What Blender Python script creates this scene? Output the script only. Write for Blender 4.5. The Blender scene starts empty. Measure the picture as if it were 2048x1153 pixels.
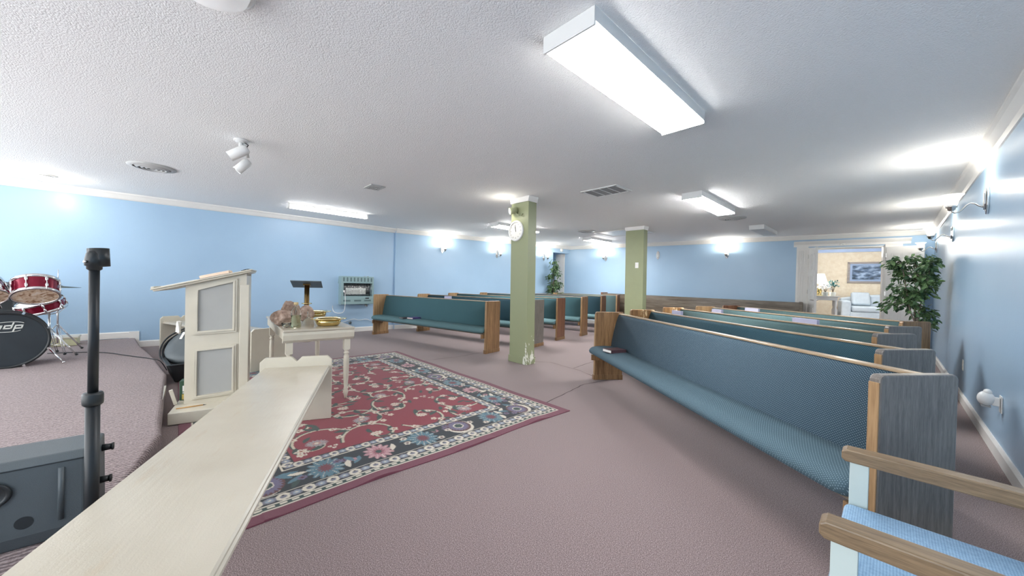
import bpy, bmesh, math, random
import numpy as np
from mathutils import Matrix, Vector, noise as mnoise

# ------------------------------------------------------------------ camera, world, exposure
S = bpy.context.scene
COL = S.collection
R_ = math.radians
FPX, CAMH, YAW, PITCH, ROLL = 720.0, 1.162, 46.5, -0.6, 1.4
cam_d = bpy.data.cameras.new('camera'); cam = bpy.data.objects.new('camera', cam_d); COL.objects.link(cam)
cam_d.sensor_fit = 'HORIZONTAL'; cam_d.sensor_width = 36.0; cam_d.lens = FPX / 2048 * 36.0
cam_d.clip_start = 0.02; cam_d.clip_end = 60
_y, _p, _r = R_(YAW), R_(PITCH), R_(ROLL)
_fw = Vector((-math.sin(_y) * math.cos(_p), math.cos(_y) * math.cos(_p), math.sin(_p)))
_rt = Vector((math.cos(_y), math.sin(_y), 0)); _up = _rt.cross(_fw)
_rt2 = _rt * math.cos(_r) + _up * math.sin(_r); _up2 = _up * math.cos(_r) - _rt * math.sin(_r)
_m = Matrix((_rt2, _up2, -_fw)).transposed().to_4x4(); _m.translation = (0, 0, CAMH)
cam.matrix_world = _m
S.camera = cam
w = bpy.data.worlds.new('world'); S.world = w; w.use_nodes = True
w.node_tree.nodes['Background'].inputs[0].default_value = (0.93, 0.97, 1.0, 1)
w.node_tree.nodes['Background'].inputs[1].default_value = 2.3  # even world light added as fill, enters through the open front side
S.view_settings.view_transform = 'Standard'; S.view_settings.look = 'None'
S.view_settings.gamma = 1.0; S.view_settings.use_curve_mapping = False
S.view_settings.exposure = 1.15
TUBE_E = 14.5      # emission of the fluorescent diffusers
SCONCE_W = 4.8    # bulb of a wall sconce
SPOT_W = 10.0

# ------------------------------------------------------------------ helpers
def srgb(r, g, b):
    f = lambda c: (c / 255 / 12.92) if c / 255 <= 0.04045 else ((c / 255 + 0.055) / 1.055) ** 2.4
    return (f(r), f(g), f(b), 1.0)

class NT:
    def __init__(s, name):
        s.m = bpy.data.materials.new(name); s.m.use_nodes = True
        s.t = s.m.node_tree; s.b = s.t.nodes['Principled BSDF']
    def n(s, typ, **kw):
        nd = s.t.nodes.new(typ)
        for k, v in kw.items(): setattr(nd, k, v)
        return nd
    def l(s, a, b): s.t.links.new(a, b)
    def coords(s, scale=(1, 1, 1), kind='Object'):
        tc = s.n('ShaderNodeTexCoord'); mp = s.n('ShaderNodeMapping'); mp.inputs['Scale'].default_value = scale
        s.l(tc.outputs[kind], mp.inputs[0]); return mp.outputs[0]
    def noise(s, vec, scale, detail=3, rough=0.5, dist=0):
        nd = s.n('ShaderNodeTexNoise'); nd.inputs['Scale'].default_value = scale
        nd.inputs['Detail'].default_value = detail; nd.inputs['Roughness'].default_value = rough
        nd.inputs['Distortion'].default_value = dist
        s.l(vec, nd.inputs['Vector']); return nd.outputs['Fac']
    def ramp(s, fac, stops):
        r = s.n('ShaderNodeValToRGB'); e = r.color_ramp.elements
        while len(e) < len(stops): e.new(0.5)
        for i, (p, c) in enumerate(stops): e[i].position = p; e[i].color = c
        s.l(fac, r.inputs[0]); return r.outputs[0]
    def mix(s, fac, a, b, mode='MIX'):
        m = s.n('ShaderNodeMix', data_type='RGBA', blend_type=mode)
        for i, v in ((0, fac), (6, a), (7, b)):
            if hasattr(v, 'links') or isinstance(v, bpy.types.NodeSocket): s.l(v, m.inputs[i])
            else: m.inputs[i].default_value = v
        return m.outputs[2]
    def math(s, op, a, b=None, c=None):
        m = s.n('ShaderNodeMath', operation=op)
        for i, v in enumerate((a, b, c)):
            if v is None: continue
            if isinstance(v, bpy.types.NodeSocket): s.l(v, m.inputs[i])
            else: m.inputs[i].default_value = v
        return m.outputs[0]
    def bump(s, h, strength=0.3, dist=0.01):
        b = s.n('ShaderNodeBump'); b.inputs['Strength'].default_value = strength
        b.inputs['Distance'].default_value = dist
        s.l(h, b.inputs['Height']); s.l(b.outputs[0], s.b.inputs['Normal']); return b
    def set(s, **kw):
        for k, v in kw.items():
            k = k.replace('_', ' ')
            if isinstance(v, bpy.types.NodeSocket): s.l(v, s.b.inputs[k])
            else: s.b.inputs[k].default_value = v
        return s

def plain(name, col, rough=0.5, metal=0.0, var=0.06, nscale=6, bump=0.0, bscale=60, **kw):
    t = NT(name); v = t.coords()
    n = t.noise(v, nscale, 3)
    c0 = tuple(x * (1 - var) for x in col[:3]) + (1,); c1 = tuple(min(1, x * (1 + var)) for x in col[:3]) + (1,)
    t.set(Base_Color=t.ramp(n, [(0.3, c0), (0.7, c1)]), Roughness=rough, Metallic=metal, **kw)
    if bump: t.bump(t.noise(v, bscale, 4), bump, 0.004)
    return t.m

def wood(name, dark, light, rough=0.35, axis='Z', scale=1.0, grain=26, peel=0.0, peelcol=None, sheen=0.3):
    t = NT(name)
    sc = {'Z': (1, 1, 0.06), 'X': (0.06, 1, 1), 'Y': (1, 0.06, 1)}[axis]
    v = t.coords(sc)
    n1 = t.noise(v, grain * scale, 5, 0.6, 0.4); n2 = t.noise(v, grain * 5 * scale, 3, 0.6)
    broad = t.noise(t.coords((1, 1, 1)), 3.0, 2)
    f = t.math('ADD', t.math('MULTIPLY', n1, 0.6), t.math('MULTIPLY', n2, 0.4))
    c = t.ramp(f, [(0.36, dark), (0.64, light)])
    c = t.mix(t.math('MULTIPLY', broad, 0.35), c, dark)
    if peel:
        pv = t.noise(t.coords((1, 1, 0.35)), 14, 4, 0.6)
        g = t.ramp(pv, [(1 - peel, (0, 0, 0, 1)), (1 - peel + 0.04, (1, 1, 1, 1))])
        c = t.mix(g, c, peelcol)
    t.set(Base_Color=c, Roughness=rough)
    t.bump(n2, 0.12, 0.002)
    return t.m

def fabric(name, base, dot, pitch=0.0145, rad=0.13, wear=None):
    """woven upholstery with a regular lattice of tiny light dots"""
    t = NT(name)
    tc = t.n('ShaderNodeTexCoord'); sp = t.n('ShaderNodeSeparateXYZ'); t.l(tc.outputs['Object'], sp.inputs[0])
    u = t.math('DIVIDE', sp.outputs[0], pitch)
    vv = t.math('DIVIDE', t.math('ADD', sp.outputs[2], t.math('MULTIPLY', sp.outputs[1], -1.0)), pitch)
    a = t.math('FRACT', t.math('ADD', u, vv)); b = t.math('FRACT', t.math('SUBTRACT', u, vv))
    da = t.math('ABSOLUTE', t.math('SUBTRACT', a, 0.5)); db = t.math('ABSOLUTE', t.math('SUBTRACT', b, 0.5))
    d = t.math('MAXIMUM', da, db)
    m = t.math('LESS_THAN', d, rad)
    n = t.noise(t.coords((1, 1, 1)), 5, 3); fine = t.noise(t.coords((1, 1, 1)), 400, 2)
    c = t.mix(t.math('MULTIPLY', n, 0.5), base, tuple(x * 0.75 for x in base[:3]) + (1,))
    c = t.mix(t.math('MULTIPLY', fine, 0.35), c, tuple(min(1, x * 1.5) for x in base[:3]) + (1,))
    c = t.mix(m, c, dot)
    t.set(Base_Color=c, Roughness=0.9, Specular_IOR_Level=0.2)
    t.bump(fine, 0.2, 0.002)
    return t.m

def emis(name, col, st):
    t = NT(name); t.set(Base_Color=(0.8, 0.8, 0.8, 1), Emission_Color=col, Emission_Strength=st, Roughness=0.6)
    return t.m

class MB:
    def __init__(s): s.v = []; s.f = []; s.sm = []
    def add(s, vs, fs, smooth=False, M=None):
        o = len(s.v)
        s.v += [tuple(M @ Vector(p)) if M else tuple(p) for p in vs]
        for f in fs: s.f.append(tuple(o + i for i in f)); s.sm.append(smooth)
        return s
    def box(s, x0, x1, y0, y1, z0, z1, M=None):
        x0, x1 = sorted((x0, x1)); y0, y1 = sorted((y0, y1)); z0, z1 = sorted((z0, z1))
        v = [(x0, y0, z0), (x1, y0, z0), (x1, y1, z0), (x0, y1, z0), (x0, y0, z1), (x1, y0, z1), (x1, y1, z1), (x0, y1, z1)]
        return s.add(v, [(0, 3, 2, 1), (4, 5, 6, 7), (0, 1, 5, 4), (1, 2, 6, 5), (2, 3, 7, 6), (3, 0, 4, 7)], False, M)
    def prism(s, poly, a0, a1, axis='X', M=None, smooth=False):
        """extrude a 2-D polygon. axis X: poly=(y,z); Y: (x,z); Z: (x,y)"""
        n = len(poly)
        def P(p, a): return {'X': (a, p[0], p[1]), 'Y': (p[0], a, p[1]), 'Z': (p[0], p[1], a)}[axis]
        vs = [P(p, a0) for p in poly] + [P(p, a1) for p in poly]
        s.add(vs, [tuple(range(n)), tuple(reversed(range(n, 2 * n)))], False, M)
        o = len(s.v) - 2 * n
        for i in range(n):
            j = (i + 1) % n; s.f.append((o + i, o + n + i, o + n + j, o + j)); s.sm.append(smooth)
        return s
    def lathe(s, prof, n=24, M=None, cx=0, cy=0, smooth=True, cap=True):
        vs = []; fs = []
        for r, z in prof:
            for k in range(n):
                a = 2 * math.pi * k / n; vs.append((cx + r * math.cos(a), cy + r * math.sin(a), z))
        for i in range(len(prof) - 1):
            for k in range(n):
                j = (k + 1) % n; fs.append((i * n + k, i * n + j, (i + 1) * n + j, (i + 1) * n + k))
        s.add(vs, fs, smooth, M)
        if cap:
            if prof[0][0] > 1e-5: s.add(vs[:n], [tuple(reversed(range(n)))], False, M)
            if prof[-1][0] > 1e-5: s.add(vs[-n:], [tuple(range(n))], False, M)
        return s
    def tube(s, pts, r, n=10, closed=False, M=None):
        pts = [Vector(p) for p in pts]; rs = r if isinstance(r, (list, tuple)) else [r] * len(pts)
        vs = []; fs = []; N = len(pts); up = Vector((0, 0, 1)); prev = None
        for i, p in enumerate(pts):
            t = (pts[(i + 1) % N] - pts[i - 1]) if (closed or 0 < i < N - 1) else (pts[1] - pts[0] if i == 0 else pts[-1] - pts[-2])
            t.normalize()
            if prev is None:
                a = up if abs(t.dot(up)) < 0.95 else Vector((1, 0, 0)); x = t.cross(a).normalized()
            else:
                x = (prev - t * prev.dot(t)); x = x.normalized() if x.length > 1e-6 else t.cross(up).normalized()
            prev = x; y = t.cross(x)
            for k in range(n):
                a = 2 * math.pi * k / n; vs.append(p + (x * math.cos(a) + y * math.sin(a)) * rs[i])
        for i in range(N if closed else N - 1):
            i2 = (i + 1) % N
            for k in range(n):
                j = (k + 1) % n; fs.append((i * n + k, i * n + j, i2 * n + j, i2 * n + k))
        if not closed: fs += [tuple(reversed(range(n))), tuple(range((N - 1) * n, N * n))]
        return s.add(vs, fs, True, M)
    def cyl(s, p0, p1, r0, r1=None, n=20, M=None):
        r1 = r0 if r1 is None else r1
        return s.tube([p0, p1], [r0, r1], n, M=M)
    def ell(s, c, r, n=16, m=10, M=None, jitter=0, seed=0):
        vs = []; fs = []; rnd = random.Random(seed)
        for i in range(m + 1):
            ph = math.pi * i / m
            for k in range(n):
                a = 2 * math.pi * k / n
                vs.append((c[0] + r[0] * math.sin(ph) * math.cos(a), c[1] + r[1] * math.sin(ph) * math.sin(a), c[2] + r[2] * math.cos(ph)))
        for i in range(m):
            for k in range(n):
                j = (k + 1) % n; fs.append((i * n + k, (i + 1) * n + k, (i + 1) * n + j, i * n + j))
        return s.add(vs, fs, True, M)
    def build(s, name, mat, parent=None, bevel=0, seg=2, loc=None, rz=None, solid=0, sub=0):
        me = bpy.data.meshes.new(name); me.from_pydata([tuple(v) for v in s.v], [], s.f)
        me.polygons.foreach_set('use_smooth', s.sm)
        bm = bmesh.new(); bm.from_mesh(me); bmesh.ops.remove_doubles(bm, verts=bm.verts, dist=1e-5)
        bmesh.ops.recalc_face_normals(bm, faces=bm.faces); bm.to_mesh(me); bm.free()
        me.materials.append(mat); o = bpy.data.objects.new(name, me); COL.objects.link(o)
        if parent: o.parent = parent
        if loc is not None: o.location = loc
        if rz is not None: o.rotation_euler = (0, 0, rz)
        if bevel:
            b = o.modifiers.new('bevel', 'BEVEL'); b.width = bevel; b.segments = seg; b.limit_method = 'ANGLE'; b.angle_limit = R_(40)
            b.harden_normals = False
        if solid:
            b = o.modifiers.new('solid', 'SOLIDIFY'); b.thickness = solid; b.offset = 0
        if sub:
            b = o.modifiers.new('sub', 'SUBSURF'); b.levels = sub; b.render_levels = sub
        return o

def each(mm, name, mat, parent=None, bevel=0, seg=2):
    """one object per connected piece of the builder"""
    par = list(range(len(mm.v)))
    def find(a):
        while par[a] != a: par[a] = par[par[a]]; a = par[a]
        return a
    for f in mm.f:
        for i in f[1:]: par[find(i)] = find(f[0])
    groups = {}
    for f, sm in zip(mm.f, mm.sm): groups.setdefault(find(f[0]), []).append((f, sm))
    out = []
    for g in groups.values():
        ids = sorted({i for f, _ in g for i in f}); mp = {i: k for k, i in enumerate(ids)}
        q = MB(); q.v = [mm.v[i] for i in ids]; q.f = [tuple(mp[i] for i in f) for f, _ in g]; q.sm = [x for _, x in g]
        out.append(q.build(name, mat, parent, bevel=bevel, seg=seg))
    return out

def tag(o, label=None, cat=None, group=None, kind=None):
    if label: o['label'] = label
    if cat: o['category'] = cat
    if group: o['group'] = group
    if kind: o['kind'] = kind
    return o
def thing(name, label, cat, loc=(0, 0, 0), rz=0, group=None):
    o = bpy.data.objects.new(name, None); COL.objects.link(o); o.empty_display_size = 0.1
    o.location = loc; o.rotation_euler = (0, 0, rz)
    return tag(o, label, cat, group)
def struct(o): o['kind'] = 'structure'; return o
def copy_tree(o, parent=None):
    c = o.copy(); COL.objects.link(c)
    if parent: c.parent = parent
    for ch in list(o.children): copy_tree(ch, c)
    return c
def rotM(rx=0, ry=0, rz=0, t=(0, 0, 0)):
    return Matrix.Translation(t) @ Matrix.Rotation(rz, 4, 'Z') @ Matrix.Rotation(ry, 4, 'Y') @ Matrix.Rotation(rx, 4, 'X')
def point_light(name, parent, loc, watts, col=(1, 0.93, 0.82), r=0.03):
    d = bpy.data.lights.new(name, 'POINT'); d.energy = watts; d.color = col; d.shadow_soft_size = r
    o = bpy.data.objects.new(name, d); COL.objects.link(o); o.parent = parent; o.location = loc; return o

# ------------------------------------------------------------------ materials
M = {}
t = NT('blue_wall_paint'); v = t.coords()
n1 = t.noise(v, 1.2, 3); n2 = t.noise(v, 140, 3)
t.set(Base_Color=t.ramp(n1, [(0.3, srgb(162, 191, 217)), (0.7, srgb(168, 197, 222))]), Roughness=0.34)
t.bump(t.math('ADD', t.math('MULTIPLY', n2, 0.5), t.noise(v, 45, 3)), 0.16, 0.004); M['blue'] = t.m

t = NT('popcorn_ceiling'); v = t.coords()
vo = t.n('ShaderNodeTexVoronoi'); vo.inputs['Scale'].default_value = 110; vo.inputs['Randomness'].default_value = 1.0
t.l(v, vo.inputs['Vector'])
n2 = t.noise(v, 90, 4, 0.6)
h = t.math('ADD', t.math('MULTIPLY', vo.outputs['Distance'], -0.8), t.math('MULTIPLY', n2, 1.6))
t.set(Base_Color=srgb(248, 248, 247), Roughness=0.8); t.bump(h, 0.42, 0.009); M['ceil'] = t.m

t = NT('mauve_carpet'); v = t.coords()
fine = t.noise(v, 240, 4, 0.8); mid = t.noise(v, 28, 3); big = t.noise(v, 0.9, 3)
c = t.ramp(fine, [(0.37, srgb(66, 52, 51)), (0.5, srgb(124, 106, 105)), (0.63, srgb(194, 176, 174))])
c = t.mix(t.math('MULTIPLY', big, 0.35), c, srgb(122, 103, 102))
t.set(Base_Color=c, Roughness=0.95, Sheen_Weight=0.15); t.bump(fine, 0.15, 0.003); M['carpet'] = t.m

t = NT('ribbed_stage_carpet'); v = t.coords()
wv = t.n('ShaderNodeTexWave'); wv.wave_type = 'BANDS'; wv.bands_direction = 'X'; wv.inputs['Scale'].default_value = 13
wv.inputs['Distortion'].default_value = 3.0; wv.inputs['Detail'].default_value = 2; wv.inputs['Detail Scale'].default_value = 2.5
t.l(v, wv.inputs['Vector'])
fine = t.noise(v, 90, 3, 0.7)
f = t.math('ADD', t.math('MULTIPLY', wv.outputs['Fac'], 0.3), t.math('MULTIPLY', fine, 0.7))
c = t.ramp(f, [(0.28, srgb(84, 68, 70)), (0.5, srgb(130, 113, 113)), (0.7, srgb(174, 157, 155))])
t.set(Base_Color=c, Roughness=0.95, Sheen_Weight=0.15); t.bump(f, 0.7, 0.008); M['stagecarpet'] = t.m

M['white'] = plain('white_trim_paint', srgb(232, 230, 226), 0.4, var=0.02)
M['whiteplastic'] = plain('white_plastic', srgb(238, 238, 236), 0.35, var=0.01)
M['green'] = plain('sage_green_paint', srgb(150, 156, 121), 0.45, var=0.03, bump=0.08)
t = NT('chipped_sage_green_paint'); v = t.coords((1, 1, 0.55)); pn = t.noise(v, 11, 5, 0.65)
sx = t.n('ShaderNodeSeparateXYZ'); tc = t.n('ShaderNodeTexCoord'); t.l(tc.outputs['Object'], sx.inputs[0])
ed = t.math('SMOOTH_MIN', t.math('MULTIPLY', t.math('SUBTRACT', sx.outputs[0], 0.10), 5.0), 0.2, 0.1)
hz = t.math('SUBTRACT', 0.17, t.math('MULTIPLY', sx.outputs[2], 0.32))
thr = t.math('ADD', pn, t.math('ADD', t.math('MAXIMUM', hz, -0.2), ed))
mk = t.math('GREATER_THAN', thr, 0.88)
t.set(Base_Color=t.mix(mk, srgb(150, 156, 121), srgb(228, 228, 214)), Roughness=0.45); M['greenchip'] = t.m

M['oak'] = wood('worn_oak', srgb(104, 76, 50), srgb(176, 138, 98), 0.38)
M['oakfront'] = wood('honey_oak', srgb(130, 100, 68), srgb(190, 156, 116), 0.4)
M['oakpeel'] = wood('peeling_oak', srgb(112, 80, 50), srgb(186, 142, 92), 0.45, peel=0.42, peelcol=srgb(226, 198, 156))
M['darkoak'] = wood('smoky_dark_oak', srgb(92, 86, 82), srgb(140, 134, 128), 0.28, grain=80)
M['redoak'] = wood('reddish_oak', srgb(98, 62, 44), srgb(150, 106, 78), 0.36)
M['caprail'] = wood('pale_oak_rail', srgb(128, 106, 82), srgb(188, 168, 140), 0.3, 'X')
M['backwood'] = wood('grey_brown_veneer', srgb(84, 74, 62), srgb(146, 134, 118), 0.25, 'X', grain=14)
M['armoak'] = wood('satin_oak_arm', srgb(106, 87, 66), srgb(154, 130, 101), 0.3, 'X', grain=90)
M['fabteal'] = fabric('teal_dotted_upholstery', srgb(66, 98, 104), srgb(92, 124, 130))  # light differences between pew rows are put into these cloth colours
M['fabblue'] = fabric('slate_blue_dotted_upholstery', srgb(60, 79, 92), srgb(170, 188, 196), rad=0.13)
M['fabseat'] = fabric('seat_blue_dotted_upholstery', srgb(72, 92, 102), srgb(150, 172, 182), rad=0.13)  # seat cushion tone, paler than the back cushion
M['fabgreen'] = fabric('lit_green_dotted_upholstery', srgb(80, 104, 106), srgb(150, 172, 166))  # greener tone paints the light on the rear rows into the cloth
M['fabdeep'] = fabric('deep_teal_dotted_upholstery', srgb(50, 78, 90), srgb(120, 148, 154))
M['seatteal'] = fabric('seat_teal_upholstery', srgb(88, 116, 120), srgb(110, 138, 142))  # left block seats, paler than their backs
M['black'] = plain('black_plastic', srgb(34, 38, 40), 0.4, var=0.1)
M['blackmetal'] = plain('black_painted_metal', srgb(22, 27, 31), 0.45, var=0.1)
M['charcoal'] = plain('charcoal_moulded_plastic', srgb(78, 86, 90), 0.42, var=0.08, bump=0.25, bscale=300)
M['chrome'] = plain('chrome', (0.8, 0.8, 0.8, 1), 0.12, 1.0, var=0.02)
M['nickel'] = plain('brushed_nickel', (0.62, 0.6, 0.57, 1), 0.25, 1.0, var=0.03)
M['brass'] = plain('polished_brass', srgb(222, 200, 142), 0.14, 1.0, var=0.03)
M['oldbrass'] = plain('aged_brass', srgb(150, 122, 78), 0.28, 1.0, var=0.1)
t = NT('cream_painted_wood'); v = t.coords((0.12, 1, 1)); n1 = t.noise(t.coords(), 1.6, 4, 0.6); n2 = t.noise(v, 70, 4)
n3 = t.noise(t.coords((0.25, 1, 1)), 9, 4, 0.7)
c = t.ramp(n1, [(0.3, srgb(180, 171, 154)), (0.7, srgb(194, 186, 170))])
c = t.mix(t.ramp(n3, [(0.60, (0, 0, 0, 1)), (0.74, (0.55, 0.55, 0.55, 1))]), c, srgb(182, 166, 142))
t.set(Base_Color=c, Roughness=0.26); t.bump(t.math('ADD', n2, t.math('MULTIPLY', t.noise(t.coords(), 260, 2), 0.5)), 0.3, 0.002); M['cream'] = t.m
M['creamplain'] = plain('cream_gloss_paint', srgb(205, 198, 181), 0.32, var=0.04, bump=0.06)
M['greypanel'] = plain('grey_fabric_panel', srgb(168, 168, 164), 0.8, var=0.03, bump=0.2, bscale=500)
M['slate'] = plain('dark_slate_plate', srgb(82, 94, 98), 0.45, var=0.08)
M['heater'] = plain('grey_green_enamel', srgb(142, 168, 170), 0.4, var=0.03)
M['dark'] = plain('dark_recess', srgb(28, 34, 38), 0.6)
M['ceramic'] = plain('white_ceramic_brick', srgb(214, 216, 210), 0.7)
M['red'] = plain('red_sparkle_lacquer', srgb(128, 22, 48), 0.2, 0.45, var=0.12, nscale=3)
M['drumblack'] = plain('black_drum_head', srgb(34, 42, 48), 0.5, var=0.12)
t = NT('clear_drum_head_with_paper'); n1 = t.noise(t.coords(), 16, 4, 0.6, 1.5)
t.set(Base_Color=t.ramp(n1, [(0.36, srgb(150, 116, 92)), (0.5, srgb(214, 190, 162)), (0.62, srgb(224, 212, 196))]), Roughness=0.25); M['head'] = t.m
M['cymbal'] = plain('dull_bronze_cymbal', srgb(96, 104, 100), 0.4, 0.8)
M['greenbox'] = plain('dark_green_card', srgb(48, 78, 58), 0.5)
M['paper'] = plain('white_paper', srgb(238, 236, 230), 0.7, var=0.02)
M['pages'] = plain('cream_page_edges', srgb(236, 222, 202), 0.7, var=0.03)
M['maroon'] = plain('maroon_leather_cover', srgb(82, 60, 66), 0.45)
M['lilac'] = plain('lilac_book_cover', srgb(178, 180, 206), 0.5)
M['purple'] = plain('purple_book_cover', srgb(96, 82, 142), 0.5)
M['pencil'] = plain('yellow_pencil_paint', srgb(208, 160, 92), 0.4)
t = NT('rough_brown_stone'); v = t.coords(); n1 = t.noise(v, 22, 6, 0.65); n2 = t.noise(v, 90, 3)
t.set(Base_Color=t.ramp(n1, [(0.3, srgb(120, 98, 86)), (0.5, srgb(172, 146, 130)), (0.7, srgb(206, 186, 172))]), Roughness=0.85)
t.bump(t.math('ADD', n1, t.math('MULTIPLY', n2, 0.4)), 0.6, 0.01); M['stone'] = t.m
t = NT('clear_glass'); t.set(Base_Color=(0.97, 1, 0.98, 1), Roughness=0.03, Transmission_Weight=1.0, IOR=1.2); M['glass'] = t.m
M['oil'] = None
t = NT('pale_oil'); t.set(Base_Color=srgb(232, 236, 206), Roughness=0.05, Transmission_Weight=0.9, IOR=1.14); M['oil'] = t.m
t = NT('ribbed_blue_chair_fabric'); v = t.coords((1, 1, 1))
wv = t.n('ShaderNodeTexWave'); wv.wave_type = 'BANDS'; wv.bands_direction = 'X'; wv.inputs['Scale'].default_value = 55
t.l(v, wv.inputs['Vector']); nn = t.noise(v, 90, 3)
wv2 = t.n('ShaderNodeTexWave'); wv2.wave_type = 'BANDS'; wv2.bands_direction = 'Y'; wv2.inputs['Scale'].default_value = 55
t.l(v, wv2.inputs['Vector'])
f = t.math('ADD', t.math('MULTIPLY', t.math('ADD', wv.outputs['Fac'], wv2.outputs['Fac']), 0.22), t.math('MULTIPLY', nn, 0.55))
t.set(Base_Color=t.ramp(f, [(0.25, srgb(94, 132, 166)), (0.75, srgb(146, 180, 206))]), Roughness=0.9, Sheen_Weight=0.2)
t.bump(f, 0.35, 0.003); M['chairblue'] = t.m
M['palegreen'] = plain('pale_grey_green_paint', srgb(192, 204, 200), 0.4, var=0.04)
M['diffuser'] = emis('lit_prismatic_diffuser', (1, 1, 1, 1), TUBE_E)
M['diffuser_strip'] = emis('lit_strip_diffuser', (1, 1, 1, 1), TUBE_E * 0.85)
M['diffuser_rear'] = emis('boosted_rear_tube_diffuser', (1, 1, 1, 1), TUBE_E * 2.4)  # rear fixtures boosted above the near one to brighten the back
M['diffuser_fill'] = emis('stage_fill_diffuser', (1, 1, 1, 1), TUBE_E * 0.45)  # for the added fill fixtures over the stage
M['diffuser_off'] = plain('unlit_prismatic_diffuser', srgb(224, 224, 222), 0.4, var=0.02)
M['shade'] = emis('lit_frosted_glass_shade', (1.0, 0.94, 0.82, 1), 0.7)
M['dome'] = emis('lit_opal_dome', (1, 1, 1, 1), 0.12)
M['bulb'] = emis('lit_bulb', (1.0, 0.96, 0.88, 1), 12)
M['lampshade'] = emis('lit_white_lamp_shade', (1.0, 0.97, 0.92, 1), 1.0)
M['housing'] = plain('white_enamel_housing', srgb(228, 228, 226), 0.4, var=0.01)
M['vent'] = plain('grey_vent_metal', srgb(196, 196, 194), 0.5, var=0.02)
M['ventdark'] = plain('shadowed_vent_duct', srgb(150, 150, 150), 0.7)
t = NT('beige_wallpaper'); v = t.coords(); n1 = t.noise(v, 9, 5, 0.65)
t.set(Base_Color=t.ramp(n1, [(0.35, srgb(222, 208, 184)), (0.65, srgb(236, 226, 206))]), Roughness=0.7); M['beige'] = t.m
M['sofa'] = plain('pale_blue_sofa_fabric', srgb(196, 208, 218), 0.85, var=0.05, nscale=14, bump=0.2)
M['greyframe'] = wood('weathered_grey_frame', srgb(132, 124, 122), srgb(176, 168, 164), 0.5, 'X')
M['seam'] = plain('dark_carpet_seam', srgb(64, 48, 50), 0.9)
M['leaf'] = None
def leafmat(name, c0, c1):
    t = NT(name); n = t.noise(t.coords(), 9, 3)
    t.set(Base_Color=t.ramp(n, [(0.35, c0), (0.65, c1)]), Roughness=0.42); return t.m
M['leaf'] = leafmat('ficus_leaf', srgb(44, 78, 52), srgb(112, 142, 92))
M['leafteal'] = leafmat('teal_silk_leaf', srgb(36, 108, 110), srgb(84, 148, 146))
M['bark'] = plain('grey_brown_bark', srgb(112, 98, 88), 0.8, var=0.15)
M['flower'] = plain('white_silk_flower', srgb(236, 238, 240), 0.7, var=0.04)

# ------------------------------------------------------------------ setting
CH = 2.44
XR, XL = 0.56, -8.35
ca, sa = math.cos(R_(10)), math.sin(R_(10))
BO = Vector((-7.3, 9.5, 0))                                  # corner of left and back walls
def bw(s, t=0.0, z=0.0): return (BO.x + s * ca - t * sa, BO.y + s * sa + t * ca, z)   # along / behind the back wall
MBW = Matrix.Translation(BO) @ Matrix.Rotation(R_(10), 4, 'Z')
SR = 7.98                                                    # s of the right corner (x = XR)
LA = Vector((-8.30, 3.96, 0)); LD = (BO - LA).normalized(); LL = (BO - LA).length
MLW = Matrix.Translation(LA) @ Matrix.Rotation(math.atan2(LD.y, LD.x), 4, 'Z')  # local x along, +y = outwards (left)

m = MB(); m.box(XL - 1.6, XR + 2.6, -3.6, 16.2, -0.12, 0); floor = struct(m.build('floor', M['carpet']))
m = MB(); m.box(XL - 1.6, XR + 2.6, -3.6, 16.2, CH, CH + 0.1); struct(m.build('ceiling', M['ceil']))
def seam(pts):
    mm = MB()
    for i in range(len(pts) - 1):
        (x0, y0), (x1, y1) = pts[i], pts[i + 1]; d = Vector((x1 - x0, y1 - y0)); L = d.length; k = max(2, int(L / 0.06))
        rnd = random.Random(i + int(x0 * 100)); nrm = Vector((-d.y, d.x)) / L; prev = None
        for j in range(k + 1):
            p = Vector((x0, y0)) + d * j / k + nrm * rnd.uniform(-0.006, 0.006); wd = rnd.uniform(0.002, 0.006)
            a = (p.x - nrm.x * wd, p.y - nrm.y * wd, 0.0015); b = (p.x + nrm.x * wd, p.y + nrm.y * wd, 0.0015)
            if prev: mm.add([prev[0], a, b, prev[1]], [(0, 1, 2, 3)])
            prev = (a, b)
    mm.build('carpet_seam', M['seam'], floor)
seam([(-4.73, 2.72), (-4.66, 3.30), (-4.73, 3.84)]); seam([(-2.31, 2.69), (-2.47, 3.53), (-2.37, 4.13)])
seam([(-3.68, 4.01), (-3.50, 4.16), (-2.91, 4.08), (-2.58, 3.95)]); seam([(-3.05, 4.12), (-3.15, 4.85)]); seam([(0.30, 3.75), (0.53, 3.5)])

m = MB(); m.box(XL - 0.12, XL, -3.5, 3.96, 0, CH); struct(m.build('wall_left', M['blue']))
m = MB(); m.box(0, 4.93, 0, 0.12, 0, CH, MLW); m.box(4.93, LL + 0.02, 0, 0.12, 2.21, CH, MLW)
m.box(-0.01, 0.0, 0.0, 0.07, 0, CH, MLW); struct(m.build('wall_left_rear', M['blue']))
m = MB(); m.box(XR, XR + 0.12, -3.5, 11.1, 0, CH); struct(m.build('wall_right', M['blue']))
# back wall with the double doorway; it runs on behind the side passage at the left
OP0, OP1, OPZ = 6.06, 7.30, 2.16
m = MB(); m.box(-1.3, OP0, 0, 0.12, 0, CH, MBW); m.box(OP1, SR + 0.05, 0, 0.12, 0, CH, MBW); m.box(OP0, OP1, 0, 0.12, OPZ, CH, MBW)
struct(m.build('wall_back', M['blue']))
m = MB(); m.box(-9.5, -9.4, 7.9, 9.8, 0, CH); m.box(-9.5, -7.6, 7.95, 8.05, 0, CH); struct(m.build('wall_passage', M['blue']))
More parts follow.
